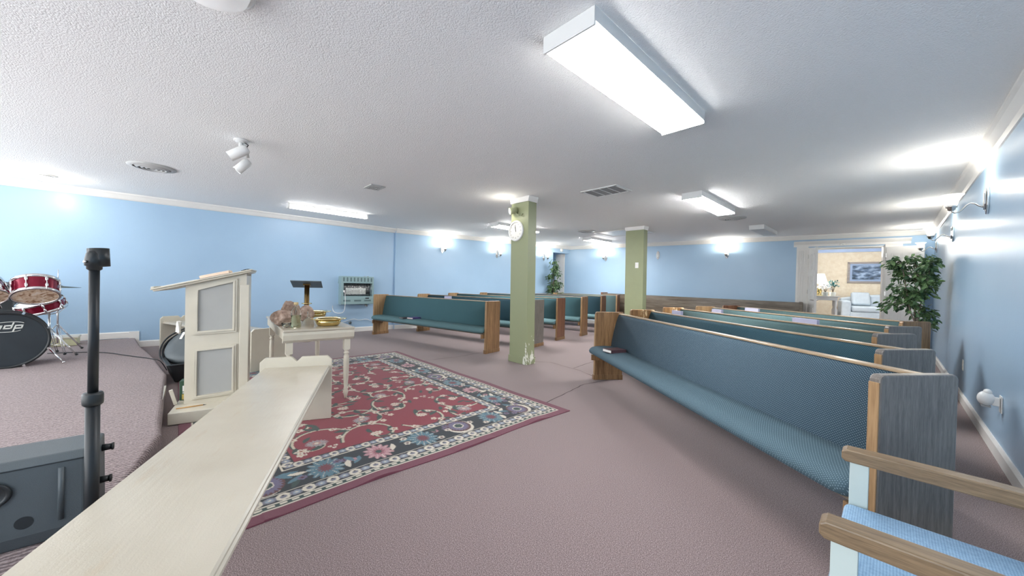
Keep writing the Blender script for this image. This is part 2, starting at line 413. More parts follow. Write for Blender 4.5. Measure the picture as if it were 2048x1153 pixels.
# room behind the doorway
m = MB(); m.box(4.6, 9.7, 3.6, 3.7, 0, CH, MBW); m.box(4.5, 4.6, 0.12, 3.7, 0, CH, MBW); struct(m.build('wall_lounge', M['beige']))
m = MB(); m.box(9.6, 9.7, 0.12, 3.7, 0, CH, MBW); struct(m.build('wall_lounge_right', M['beige']))
m = MB()
m.box(4.6, 9.6, 3.52, 3.6, CH - 0.11, CH - 0.02, MBW); m.box(4.6, 4.68, 0.12, 3.6, CH - 0.11, CH - 0.02, MBW)
struct(m.build('trim_lounge', plain('pale_blue_border', srgb(168, 190, 226), 0.5)))

# crown mouldings and baseboards (profiles swept along the walls)
CROWN = [(0, 0), (0, -0.10), (0.012, -0.10), (0.03, -0.085), (0.06, -0.035), (0.075, -0.02), (0.075, 0)]
def run_profile(mm, prof, p0, p1, side, z):
    """prof=(out, up); side=+1 if the room lies to the left of p0->p1"""
    d = (Vector(p1) - Vector(p0)).to_2d(); L = d.length; ang = math.atan2(d.y, d.x)
    mm.prism([(side * o, z + u) for o, u in prof], 0, L, 'X', Matrix.Translation((p0[0], p0[1], 0)) @ Matrix.Rotation(ang, 4, 'Z'))
m = MB(); run_profile(m, CROWN, (XL, -3.5), (XL, 3.96), -1, CH); struct(m.build('trim_1', M['white']))
m = MB(); run_profile(m, CROWN, LA, BO, -1, CH); struct(m.build('trim_2', M['white']))
m = MB(); run_profile(m, CROWN, bw(0), bw(SR), -1, CH); struct(m.build('trim_3', M['white']))
m = MB(); run_profile(m, [(o * 1.1, u * 1.15) for o, u in CROWN], (XR, -3.5), (XR, 10.87), 1, CH); struct(m.build('trim_4', M['white']))
BASE = [(0, 0), (0.014, 0), (0.014, 0.085), (0.006, 0.10), (0, 0.10)]
m = MB(); run_profile(m, BASE, (XL, -0.36), (XL, 3.96), -1, 0)
run_profile(m, BASE, (XL, -3.5), (XL, -0.36), -1, 0.158); m.box(XL, XL + 0.016, -0.47, -0.357, 0.0, 0.2595)
struct(m.build('baseboard_left', M['white']))
m = MB(); run_profile(m, BASE, LA, LA + LD * 4.93, -1, 0); struct(m.build('baseboard_rear_left', M['white']))
m = MB(); run_profile(m, BASE, bw(0), bw(5.8), -1, 0); struct(m.build('baseboard_back', M['white']))
m = MB(); run_profile(m, [(o * 1.5, u) for o, u in BASE], (XR, -3.5), (XR, 10.8), 1, 0); struct(m.build('baseboard_right', M['white']))

# stage platform
PT = 0.155
poly = [(XL + 0.002, -3.49), (XL + 0.002, -0.40), (-7.35, -0.30), (-6.2, -0.13), (-5.15, -0.02), (-4.1, -0.03), (-3.5, -0.04), (-3.2, -0.03), (-2.45, -0.16), (-2.03, -0.30), (-0.5, -1.05), (XR - 0.02, -1.65), (XR - 0.02, -3.49)]
m = MB(); m.prism(poly, 0, PT, 'Z'); pl = struct(m.build('floor_stage', M['stagecarpet'], bevel=0.03, seg=4))
m = MB(); m.box(-0.012, 0.0, -0.02, 0.02, 0.0, 0.135, rotM(0, 0, 0, (-3.44, -0.085, 0))); m.build('edge_strip', M['creamplain'], pl)
m = MB(); m.box(-0.25, 0.25, -0.008, 0.008, 0.10, 0.145, rotM(0, 0, R_(-2), (-4.35, -0.035, 0))); m.build('edge_strip', M['creamplain'], pl)

# passage door at the far left corner
dr = struct(thing('door_1', None, None))
m = MB(); m.box(-0.50, -0.42, -0.03, 0, 0, 2.2, MBW); m.box(-0.24, -0.17, -0.03, 0, 0, 2.2, MBW); m.box(-0.5, -0.17, -0.03, 0, 2.12, 2.2, MBW); m.build('door_frame', M['white'], dr)
m = MB(); m.box(-0.42, -0.24, -0.012, 0, 0, 2.12, MBW); m.build('door_panel', M['white'], dr)

# ------------------------------------------------------------------ columns
def column(label, x0, x1, y0, y1, mat):
    c = tag(thing('support_column', label, 'column', ((x0 + x1) / 2, (y0 + y1) / 2, 0)), group=None)
    a, b = (x1 - x0) / 2, (y1 - y0) / 2
    L = -0.016
    m = MB(); m.add([(-a, -b, 0), (a, -b, 0), (a, b, 0), (-a, b, 0), (-a + L, -b + L, CH), (a + L, -b + L, CH), (a + L, b + L, CH), (-a + L, b + L, CH)],
                    [(0, 3, 2, 1), (4, 5, 6, 7), (0, 1, 5, 4), (1, 2, 6, 5), (2, 3, 7, 6), (3, 0, 4, 7)])
    m.build('shaft', mat, c)
    m = MB(); e = 0.014; m.box(-a - e, a + e, -b - e, b + e, 0, 0.10); m.build('plinth', mat, c, bevel=0.006)
    m = MB(); m.prism([(-a - 0.004, CH - 0.075), (-a - 0.022, CH - 0.0), (a + 0.022, CH), (a + 0.004, CH - 0.075)], -b - 0.016, b + 0.016, 'Y', Matrix.Translation((L, L, 0)))
    m.build('capital', M['white'], c)
    return c
column('sage green square pillar with chipped base corner, carrying the round clock', -3.955, -3.60, 3.735, 3.90, M['greenchip'])
column('sage green pillar with a white switch plate, further from the rug', -3.95, -3.545, 7.12, 7.28, M['green'])

t_ = thing('wall_clock', 'round white wall clock hung on the chipped green pillar', 'clock', (-3.857, 3.728, 1.955))
Mf = Matrix.Rotation(R_(90), 4, 'X')
m = MB(); m.lathe([(0.152, 0), (0.155, 0.012), (0.150, 0.028), (0.135, 0.034), (0.126, 0.026)], 48, Mf, cap=False); m.lathe([(0.0, 0.0), (0.152, 0.0)], 48, Mf, cap=False); m.build('rim', M['whiteplastic'], t_)
m = MB(); m.lathe([(0.0, 0.018), (0.128, 0.018)], 48, Mf, cap=False); m.build('dial', M['paper'], t_)
m = MB()
m.box(-0.004, 0.004, -0.022, -0.020, -0.012, 0.062, Matrix.Rotation(R_(-14), 4, 'Y'))
m.box(-0.003, 0.003, -0.024, -0.022, -0.015, 0.092, Matrix.Rotation(R_(-9), 4, 'Y')); each(m, 'clock_hand', M['blackmetal'], t_)
m = MB()
for k in range(12): m.box(-0.003, 0.003, -0.0215, -0.0195, 0.097, 0.112, Matrix.Rotation(R_(30 * k), 4, 'Y'))
each(m, 'hour_mark', plain('grey_print', srgb(120, 120, 120)), t_)

def bullet(parent, at, aim, r, L, mat, lit, bulb=0.8):
    aim = Vector(aim).normalized(); q = aim.to_track_quat('Z', 'Y').to_matrix().to_4x4(); Mx = Matrix.Translation(at) @ q
    m = MB(); m.lathe([(r * 0.55, -L * 0.55), (r * 0.85, -L * 0.5), (r, -L * 0.35), (r, L * 0.5), (r * 0.93, L * 0.5), (r * 0.9, L * 0.3), (0, L * 0.3)], 24, Mx, cap=True)
    s = m.build('spot_head', mat, parent)
    m = MB(); m.ell((0, 0, L * 0.38), (r * 0.8, r * 0.8, r * 0.45), 16, 8, Mx); m.build('bulb', lit, s)
    return Mx
t_ = thing('pillar_spotlight', 'small lit bullet spotlight above the clock on the green pillar', 'spotlight', (-3.73, 3.732, 2.2))
m = MB(); m.box(-0.035, 0.035, -0.012, 0, -0.05, 0.06); m.build('mount_plate', M['green'], t_, bevel=0.003)
m = MB(); m.tube([(0, -0.01, 0.0), (0, -0.04, -0.03), (-0.05, -0.06, -0.03), (-0.09, -0.06, 0.0), (-0.10, -0.06, 0.03)], 0.007); m.build('bracket_arm', M['green'], t_)
bullet(t_, (-0.14, -0.075, 0.05), (-0.45, -0.75, -0.25), 0.05, 0.11, M['green'], M['bulb'])
point_light('spot_bulb', t_, (-0.19, -0.17, 0.02), SPOT_W * 0.14)

t_ = thing('light_switch', 'white switch plate on the rear green pillar', 'switch', (-3.697, 7.112, 1.625))
m = MB(); m.box(-0.036, 0.036, -0.006, 0, -0.058, 0.058); m.build('plate', M['whiteplastic'], t_, bevel=0.002)
m = MB(); m.box(-0.017, 0.017, -0.009, -0.005, -0.034, 0.034); m.build('rocker', M['paper'], t_, bevel=0.001)

# ------------------------------------------------------------------ ceiling fixtures
def fluor(label, x0, x1, y0, y1, lit, h=0.085, group='ceiling troffer lights'):
    c = thing('ceiling_light', label, 'ceiling light', ((x0 + x1) / 2, (y0 + y1) / 2, CH), 0)
    a, b = (x1 - x0) / 2, (y1 - y0) / 2
    m = MB(); m.box(-a, a, -b, -b + 0.012, -h - 0.004, -0.001); m.box(-a, a, b - 0.012, b, -h - 0.004, -0.001); each(m, 'end_cap', M['housing'], c, 0.002)
    m = MB(); m.box(-a + 0.012, a - 0.012, -b + 0.012, b - 0.012, -0.02, -0.001); m.box(-a, -a + 0.003, -b + 0.012, b - 0.012, -h * 0.80, -0.001); m.box(a - 0.003, a, -b + 0.012, b - 0.012, -h * 0.80, -0.001); m.build('housing', M['housing'], c)
    s = 0.010
    m = MB(); m.prism([(-a + 0.004, -0.02), (-a + s, -h), (a - s, -h), (a - 0.004, -0.02)], -b + 0.012, b - 0.012, 'Y'); m.build('diffuser', lit, c, bevel=0.004)
    return c
fluor('large lit white fluorescent wraparound ceiling light nearest the front pews', -1.265, -0.955, 1.38, 2.78, M['diffuser'])
fluor('lit white wraparound ceiling light over the middle of the right-hand pews', -1.975, -1.72, 4.98, 6.42, M['diffuser_rear'])
fluor('unlit white wraparound ceiling light near the double doorway', -1.97, -1.72, 8.3, 9.45, M['diffuser_off'])
fluor('lit white ceiling light partly hidden behind the chipped green pillar', -5.83, -5.56, 4.85, 6.1, M['diffuser_rear'])
fluor('small lit white ceiling light left of the rear green pillar', -5.6, -5.33, 7.8, 8.8, M['diffuser_rear'])
c = thing('strip_light', 'narrow lit fluorescent strip on the ceiling by the left wall', 'strip light', (-7.02, 2.08, CH))
m = MB(); m.box(-0.05, 0.05, -0.66, 0.66, -0.03, -0.001); m.build('housing', M['housing'], c, bevel=0.003)
m = MB(); m.prism([(0.045 * math.cos(R_(180 + k * 18)) * 1.15, -0.03 + 0.055 * math.sin(R_(180 + k * 18))) for k in range(11)], -0.64, 0.64, 'Y', smooth=True); m.build('diffuser', M['diffuser_strip'], c)
m = MB(); m.box(-0.055, 0.055, -0.67, -0.64, -0.09, -0.001); m.box(-0.055, 0.055, 0.64, 0.67, -0.09, -0.001); each(m, 'end_cap', M['housing'], c, 0.003)
# added unseen fixtures over the stage, fill light from behind the viewer
fluor('added fill light over the stage, unseen behind the viewer', -3.6, -3.3, -2.6, -1.2, M['diffuser_fill'])
fluor('added fill light over the stage near the right wall, out of view', -0.8, -0.5, -2.7, -1.3, M['diffuser_fill'])

c = thing('dome_light', 'round white dome light at the top edge of the picture', 'ceiling light', (-2.03, 0.10, CH))
m = MB(); m.lathe([(0.17, -0.001), (0.17, -0.02), (0.155, -0.022)], 40); m.build('rim', M['housing'], c)
m = MB(); m.lathe([(0.15, -0.022), (0.14, -0.05), (0.1, -0.075), (0.05, -0.086), (0.0, -0.09)], 40); m.build('dome', M['dome'], c)

c = thing('recessed_spotlight', 'bright lit spotlight on the ceiling near the left wall above the drums', 'spotlight', (-7.62, -1.22, CH))
m = MB(); m.lathe([(0.13, -0.001), (0.13, -0.012), (0.09, -0.016), (0.085, -0.03)], 36, cap=False); m.build('trim_ring', M['housing'], c)
m = MB(); m.ell((0, 0, -0.03), (0.075, 0.075, 0.05), 20, 12); m.build('bulb', M['bulb'], c)
point_light('bulb_glow', c, (0, 0, -0.14), SPOT_W * 0.45)

c = thing('twin_spotlight', 'white twin-head ceiling spotlight between the round vent and the pulpit', 'spotlight', (-4.18, 0.46, CH))
m = MB(); m.lathe([(0.055, -0.001), (0.055, -0.012), (0.04, -0.025), (0.012, -0.03)], 28); m.box(-0.02, 0.02, -0.05, 0.06, -0.02, -0.005); m.build('canopy', M['housing'], c, bevel=0.002)
m = MB(); m.cyl((0, 0, -0.02), (0, 0, -0.10), 0.016); m.cyl((0, 0.03, -0.02), (-0.05, 0.06, -0.14), 0.014); m.build('stem', M['housing'], c)
bullet(c, (0.02, -0.02, -0.13), (-0.25, -0.75, -0.55), 0.045, 0.16, M['housing'], M['diffuser_off'])
bullet(c, (-0.12, 0.03, -0.21), (-0.10, -0.60, -0.75), 0.04, 0.14, M['housing'], M['diffuser_off'])
m = MB(); m.tube([(0.01, 0.02, -0.02), (0.05, 0.05, -0.05), (0.06, 0.03, -0.09), (0.03, 0.02, -0.11)], 0.004); m.build('wire', M['blackmetal'], c)

def round_vent(label, x, y, r):
    c = thing('round_vent', label, 'vent', (x, y, CH))
    m = MB(); m.lathe([(r * 1.12, -0.001), (r * 1.12, -0.01), (r * 0.86, -0.018)], 40, cap=False); m.build('flange', M['vent'], c)
    m = MB(); m.lathe([(0, -0.003), (r * 0.9, -0.003)], 40, cap=False); m.build('duct', M['ventdark'], c)
    m = MB()
    for k in range(4):
        q = r * (0.82 - 0.2 * k); m.lathe([(q, -0.006), (q - 0.03 * r / 0.2, -0.03), (q - 0.045 * r / 0.2, -0.028), (q - 0.02, -0.006)], 36, cap=False)
    m.build('louvre_rings', M['vent'], c)
round_vent('large round ceiling vent between the left wall and the twin spotlight', -6.02, -0.17, 0.19)
round_vent('round ceiling vent beyond the lit wraparound light, right side', -1.98, 7.25, 0.19)
round_vent('round ceiling vent left of the square attic hatch', -4.9, 6.98, 0.19)
c = thing('square_vent', 'small square white ceiling register near the left wall', 'vent', (-4.87, 2.0, CH))
m = MB(); m.box(-0.13, 0.13, -0.10, -0.07, -0.012, -0.001); m.box(-0.13, 0.13, 0.07, 0.10, -0.012, -0.001); m.box(-0.13, -0.09, -0.07, 0.07, -0.012, -0.001); m.box(0.09, 0.13, -0.07, 0.07, -0.012, -0.001); m.build('frame', M['vent'], c, bevel=0.003)
m = MB(); m.box(-0.09, 0.09, -0.07, 0.07, -0.004, -0.001); m.build('duct', M['ventdark'], c)
m = MB()
for k in range(5): m.box(-0.09, 0.09, -0.060 + k * 0.026, -0.052 + k * 0.026, -0.012, -0.003)
m.box(-0.006, 0.006, -0.07, 0.07, -0.013, -0.003); m.build('louvres', M['vent'], c)
c = thing('return_air_grille', 'white rectangular return air grille with four grey panels on the ceiling', 'vent', (-2.66, 4.21, CH))
W_, D_ = 0.27, 0.20
m = MB(); m.box(-W_, W_, -D_, -D_ + 0.035, -0.012, -0.001); m.box(-W_, W_, D_ - 0.035, D_, -0.012, -0.001); m.box(-W_, -W_ + 0.035, -D_, D_, -0.012, -0.001); m.box(W_ - 0.035, W_, -D_, D_, -0.012, -0.001)
for k in (-1, 0, 1): m.box(k * 0.1175 - 0.006, k * 0.1175 + 0.006, -D_, D_, -0.011, -0.001)
m.build('frame', M['whiteplastic'], c, bevel=0.003)
m = MB(); m.box(-W_ + 0.03, W_ - 0.03, -D_ + 0.03, D_ - 0.03, -0.004, -0.001)
for k in range(26): m.box(-W_ + 0.03, W_ - 0.03, -D_ + 0.04 + k * 0.0128, -D_ + 0.044 + k * 0.0128, -0.009, -0.003)
m.build('louvres', M['ventdark'], c)
c = thing('attic_hatch', 'flat white attic hatch with a thin frame behind the rear pillar', 'hatch', (-4.35, 7.7, CH))
m = MB()
for (a0, a1, b0, b1) in ((-0.55, 0.55, -0.42, -0.38), (-0.55, 0.55, 0.38, 0.42), (-0.55, -0.51, -0.38, 0.38), (0.51, 0.55, -0.38, 0.38)): m.box(a0, a1, b0, b1, -0.014, -0.001)
m.build('frame', M['white'], c, bevel=0.003)
m = MB(); m.box(-0.51, 0.51, -0.38, 0.38, -0.006, -0.001); m.build('panel', M['housing'], c)
c = tag(MB().lathe([(0.0, 0), (0.055, 0), (0.055, 0.02), (0.045, 0.035), (0, 0.038)], 28, MLW @ Matrix.Translation((5.27, 0, 2.30)) @ Matrix.Rotation(R_(90), 4, 'X')).build('smoke_detector', M['whiteplastic']),
        'round white smoke detector on the wall above the passage opening', 'smoke detector')

# ------------------------------------------------------------------ sconces (local: x along wall, -y out of wall)
def make_sconce(name, label, lit=True):
    c = thing(name, label, 'wall sconce', group=None)
    pts = [(0, 0.125), (0.022, 0.10), (0.036, 0.085), (0.046, 0.03), (0.046, -0.05), (0.03, -0.09), (0, -0.125), (-0.03, -0.09), (-0.046, -0.05), (-0.046, 0.03), (-0.036, 0.085), (-0.022, 0.10)]
    m = MB(); m.prism(pts, -0.018, 0.0, 'Y'); m.prism([(x * 0.6, z * 0.7) for x, z in pts], -0.03, -0.018, 'Y'); m.build('back_plate', M['chrome'], c, bevel=0.005)
    if lit:
        m = MB(); P_ = [(0, -0.025, -0.06), (0, -0.05, -0.045), (0, -0.075, -0.02), (0, -0.10, -0.015), (0, -0.12, -0.03), (0, -0.14, -0.06), (0, -0.16, -0.085), (0, -0.185, -0.09), (0, -0.20, -0.075), (0, -0.205, -0.05)]
        m.tube(P_, 0.0065, 10); m.build('arm', M['nickel'], c)
        m = MB(); m.lathe([(0.012, -0.07), (0.024, -0.062), (0.026, -0.045), (0.036, -0.04), (0.038, -0.025), (0.03, -0.02)], 28, cx=0, cy=-0.205); m.build('cup', M['nickel'], c)
        m = MB(); m.lathe([(0.030, -0.022), (0.038, 0.0), (0.044, 0.03), (0.056, 0.055), (0.074, 0.072), (0.071, 0.074), (0.053, 0.058), (0.040, 0.03), (0.034, 0.0), (0.0, -0.015)], 32, cx=0, cy=-0.205, cap=False); m.build('glass_shade', M['shade'], c)
        point_light('bulb', c, (0, -0.205, 0.085), SCONCE_W, r=0.025)
    return c
def place_sconce(mw, s, z, c):
    p = mw @ Vector((s, 0, z)); c.location = p
    c.rotation_euler = (0, 0, mw.to_euler().z)
MRW = Matrix.Translation((XR, 12.0, 0)) @ Matrix.Rotation(R_(-90), 4, 'Z')     # x along -Y, -y local = -X... 
sc = make_sconce('wall_sconce', 'lit brass-armed sconce on the right wall, nearest the viewer')
# left wall needs out = +X side: local -y must point to room
def sconce(mw, s, z, label, first=[True]):
    if first[0]: c = sc; first[0] = False
    else: c = copy_tree(sc)
    c['label'] = label; c['group'] = 'wall sconces'; place_sconce(mw, s, z, c); return c
sconce(MRW, 12 - 5.11, 1.99, 'lit sconce with frosted bell shade on the right wall, nearest the viewer')
sconce(MRW, 12 - 7.64, 2.0, 'lit sconce on the right wall, middle one of three')
sconce(MRW, 12 - 10.15, 2.05, 'lit sconce on the right wall, furthest, beside the open door')
sconce(MLW, 1.19, 2.045, 'lit sconce on the left wall nearest the gas heater')
sconce(MLW, 2.85, 2.02, 'lit sconce on the left wall just left of the chipped pillar')
sconce(MLW, 4.55, 2.03, 'lit sconce on the left wall above the far ficus')
sconce(MBW, 1.25, 2.06, 'lit sconce on the back wall left of the rear pillar')
sconce(MBW, 4.46, 2.07, 'lit sconce on the back wall between rear pillar and doorway')
c = make_sconce('sconce_plate', 'bare silver sconce back plate without a lamp on the back wall', False); place_sconce(MBW, 2.78, 2.08, c)

# ------------------------------------------------------------------ pews
# local frame: x along the pew from its outer end, +y to the front
def pew(label, near, ang, L, H, end0, end1, fab, seatfab, group, cap=None, sag=0.0):
    u = Vector((-math.sin(R_(ang)), math.cos(R_(ang))))
    c = thing('church_pew', label, 'pew', (near[0], near[1], 0), math.atan2(u.y, u.x), group)
    T = 0.042; D = 0.36
    def end(x0, x1, mat, sign):
        pr = [(0, 0.012), (0, H - 0.018), (-0.006, H - 0.006), (-0.018, H), (-D + 0.018, H), (-D + 0.006, H - 0.006), (-D, H - 0.018), (-D, 0.012)]
        m = MB(); m.prism(pr, x0, x1, 'X'); e = m.build('end_panel', mat, c, bevel=0.007, seg=2)
        m = MB(); m.box(x0 - 0.006, x1 + 0.006, -D - 0.004, 0.012, 0, 0.062); m.build('shoe', M['oak'], e, bevel=0.004)
        # honey coloured front edge strip
        m = MB(); m.box(x0 + 0.002, x1 - 0.002, -0.002, 0.004, 0.064, H - 0.03); m.build('edge_band', M['oakfront'], e, bevel=0.002)
        return e
    end(0, T, end0, 1); end(L - T, L, end1, -1)
    # padded back, leaning
    x0, x1 = T + 0.002, L - T - 0.002
    y0, z0, y1, z1 = -0.20, 0.36, -0.295, H - 0.03
    n = 14; pts = []
    for i in range(n + 1):
        f = i / n; puff = 0.018 * math.sin(math.pi * f) ** 0.6 if 0 < f < 1 else 0
        pts.append((y0 + (y1 - y0) * f + puff, z0 + (z1 - z0) * f))
    pts += [(y1 - 0.022, z1), (y0 - 0.022, z0)]
    m = MB(); m.prism(pts, x0, x1, 'X', smooth=True); m.build('back_cushion', fab, c)
    m = MB(); m.prism([(y0 - 0.024, z0 - 0.06), (y1 - 0.024, z1), (y1 - 0.042, z1), (y0 - 0.042, z0 - 0.06)], x0, x1, 'X'); m.build('back_board', M['backwood'], c)
    m = MB(); m.box(x0, x1, y1 - 0.045, y1 + 0.006, z1, z1 + 0.014); m.build('cap_rail', cap or M['caprail'], c, bevel=0.004)
    # seat cushion rolling over the front edge; its front runs past the end panels
    prof = [(-0.23, 0.425), (-0.10, 0.432), (0.0, 0.428), (0.055, 0.418), (0.085, 0.398), (0.098, 0.372), (0.088, 0.348), (0.06, 0.336), (0.0, 0.35), (-0.23, 0.36)]
    m = MB(); cyp, czp = -0.06, 0.385
    def shr(f): return [(cyp + (a - cyp) * f if a > cyp else a, czp + (b - czp) * f) for a, b in prof]
    secs = [(x0 + 0.001, shr(0.72)), (x0 + 0.012, shr(0.88)), (x0 + 0.035, shr(0.97)), (x0 + 0.06, prof), (x1 - 0.06, prof), (x1 - 0.035, shr(0.97)), (x1 - 0.012, shr(0.88)), (x1 - 0.001, shr(0.72))]
    nn = len(prof); vs = [(x, *p) for x, sct in secs for p in sct]
    fs = [(k * nn + i, k * nn + (i + 1) % nn, (k + 1) * nn + (i + 1) % nn, (k + 1) * nn + i) for k in range(len(secs) - 1) for i in range(nn)]
    m.add(vs, fs + [tuple(range(nn)), tuple(range((len(secs) - 1) * nn, len(secs) * nn))], True)
    m.build('seat_cushion', seatfab, c)
    m = MB(); m.box(x0, x1, -0.22, 0.03, 0.318, 0.345); m.build('seat_board', M['backwood'], c)
    m = MB(); m.box(x0 + 0.005, x0 + 0.035, -0.20, 0.055, 0.25, 0.32); m.build('seat_bracket', M['oak'], c, bevel=0.004)
    m = MB(); m.box(x1 - 0.035, x1 - 0.005, -0.20, 0.055, 0.25, 0.32); m.build('seat_bracket', M['oak'], c, bevel=0.004)
    return c
GL, GR = 'teal pews left of the aisle', 'long blue pews right of the aisle'
PL1 = pew('front teal pew of the left block, purple book on its seat', (-4.57, 3.78), 100.58, 3.2, 0.872, M['oak'], M['oakfront'], M['fabteal'], M['seatteal'], GL)
PL2 = pew('left block pew second from the front, near end behind the chipped pillar', (-4.52, 4.88), 102.1, 3.2, 0.885, M['darkoak'], M['oakfront'], M['fabdeep'], M['seatteal'], GL)
pew('left block pew third from the front', (-4.80, 5.893), 102.3, 3.17, 0.90, M['redoak'], M['oakfront'], M['fabteal'], M['seatteal'], GL)
pew('left block pew fourth from the front, pale oak end panel', (-4.90, 6.90), 103.6, 3.0, 0.915, M['oak'], M['oakfront'], M['fabteal'], M['seatteal'], GL)
pew('left block pew fifth from the front', (-5.05, 7.95), 105.0, 2.62, 0.925, M['redoak'], M['oakfront'], M['fabdeep'], M['seatteal'], GL)
pew('rearmost pew of the left block, greenish grey back', (-5.2, 8.95), 108.0, 1.9, 0.94, M['redoak'], M['oakfront'], M['fabgreen'], M['fabgreen'], GL)
PR1 = pew('nearest long blue dotted pew, black book on its seat', (-0.02, 1.985), 53.47, 3.14, 0.845, M['darkoak'], M['oak'], M['fabblue'], M['fabseat'], GR)
PR2 = pew('second right-hand pew from the front with peeling far end panel', (-0.025, 2.908), 53.84, 3.14, 0.845, M['darkoak'], M['oakpeel'], M['fabdeep'], M['fabdeep'], GR)
PR3 = pew('third right-hand pew from the front, back tinted green for the light there', (-0.066, 4.01), 53.42, 3.14, 0.845, M['darkoak'], M['oakpeel'], M['fabgreen'], M['fabgreen'], GR)
PR4 = pew('fourth right-hand pew from the front, back tinted green for the light there', (-0.0075, 5.04), 51.55, 3.14, 0.845, M['darkoak'], M['oakfront'], M['fabgreen'], M['fabgreen'], GR)
PR5 = pew('rearmost right-hand pew, tall dark end panel touching the right wall area', (0.10, 6.10), 51.0, 3.14, 0.845, M['oak'], M['redoak'], M['fabgreen'], M['fabgreen'], GR)

# plain wooden pew along the back wall
c = thing('wooden_pew', 'long plain wooden pew with its back along the blue back wall', 'pew', bw(1.3, -0.42), R_(10))
m = MB(); m.add([(0.06, 0, 0.1), (4.62, 0, 0.1), (4.62, -0.03, 0.1), (0.06, -0.03, 0.1), (0.06, 0, 0.965), (4.62, 0, 0.915), (4.62, -0.03, 0.915), (0.06, -0.03, 0.965)], [(0, 3, 2, 1), (4, 5, 6, 7), (0, 1, 5, 4), (1, 2, 6, 5), (2, 3, 7, 6), (3, 0, 4, 7)])
m.build('back_board', M['backwood'], c)
m = MB(); m.box(0, 0.06, -0.04, 0.36, 0, 0.99); m.build('end_panel', M['redoak'], c, bevel=0.01)
m = MB(); m.box(4.62, 4.68, -0.04, 0.36, 0, 0.925); m.build('end_panel', M['backwood'], c, bevel=0.01)
m = MB(); m.box(0.06, 4.62, 0.0, 0.34, 0.40, 0.43); m.build('seat', M['backwood'], c)

# books on pews  (in pew-local coordinates)
def book(label, pewobj, x, y, z, w_, d_, h_, cover, rz=0.0, group=None, pages='pages', flop=None):
    Mx = Matrix.Translation(pewobj.location) @ Matrix.Rotation(pewobj.rotation_euler.z, 4, 'Z')
    p = Mx @ Vector((x, y, z)); c = thing('book', label, 'book', p, pewobj.rotation_euler.z + rz, group)
    m = MB(); m.box(-w_ / 2, w_ / 2, -d_ / 2, d_ / 2, h_ - 0.003, h_); m.box(-w_ / 2, w_ / 2, -d_ / 2, d_ / 2, 0, 0.003); m.box(-w_ / 2, -w_ / 2 + 0.003, -d_ / 2, d_ / 2, 0, h_); m.build('cover', cover, c, bevel=0.001)
    m = MB(); m.box(-w_ / 2 + 0.004, w_ / 2 - 0.005, -d_ / 2 + 0.005, d_ / 2 - 0.005, 0.003, h_ - 0.003); m.build('pages', M[pages], c)
    return c
SZ = 0.432
book('black hardback book lying on the seat of the nearest blue pew', PR1, 2.66, -0.06, SZ, 0.15, 0.21, 0.032, M['maroon'], 0.3, pages='paper')
book('purple book lying on the front teal pew', PL1, 1.95, -0.09, SZ, 0.16, 0.22, 0.028, M['purple'], 0.1)
book('thin dark booklet beside the purple book on the front teal pew', PL1, 2.14, -0.04, SZ, 0.16, 0.21, 0.010, M['maroon'], -0.15)
def hymnal(label, pewobj, x, H, w_=0.17):
    Mx = Matrix.Translation(pewobj.location) @ Matrix.Rotation(pewobj.rotation_euler.z, 4, 'Z')
    p = Mx @ Vector((x, -0.352, H - 0.10)); c = thing('hymnal', label, 'book', p, pewobj.rotation_euler.z, 'hymnals standing in the racks behind the pews')
    m = MB(); m.box(-w_ / 2, w_ / 2, -0.018, -0.015, 0, 0.13); m.box(-w_ / 2, w_ / 2, 0.009, 0.012, 0, 0.13); m.box(-w_ / 2, -w_ / 2 + 0.003, -0.018, 0.012, 0, 0.13); m.build('cover', M['lilac'], c, bevel=0.001)
    m = MB(); m.box(-w_ / 2 + 0.003, w_ / 2 - 0.004, -0.015, 0.009, 0.003, 0.127); m.build('pages', M['paper'], c)
    # rack holding it
    r = MB(); r.box(x - 0.2, x + 0.2, -0.42, -0.338, H - 0.115, H - 0.10); r.box(x - 0.2, x + 0.2, -0.42, -0.412, H - 0.10, H - 0.05)
    r.build('book_rack', M['backwood'], pewobj)
hymnal('pale lilac hymnal behind the front pew of the left block', PL1, 1.28, 0.872)
hymnal('pale lilac hymnal behind the second right-hand pew, left part', PR2, 2.55, 0.845, 0.2)
hymnal('pale lilac hymnal behind the third right-hand pew, left part', PR3, 2.3, 0.845, 0.2)
hymnal('pale lilac hymnal behind the third right-hand pew, right part', PR3, 0.95, 0.845, 0.28)
hymnal('pale lilac hymnal behind the fourth right-hand pew, left part', PR4, 2.2, 0.845, 0.28)
c = tag(MB().ell((0, 0, 0), (0.24, 0.10, 0.09), 20, 12).build('red_cushion', plain('red_cushion_fabric', srgb(176, 62, 78), 0.8), loc=(-4.95, 9.22, 0.09)), 'red cushion on the floor by the rearmost left pew', 'cushion')

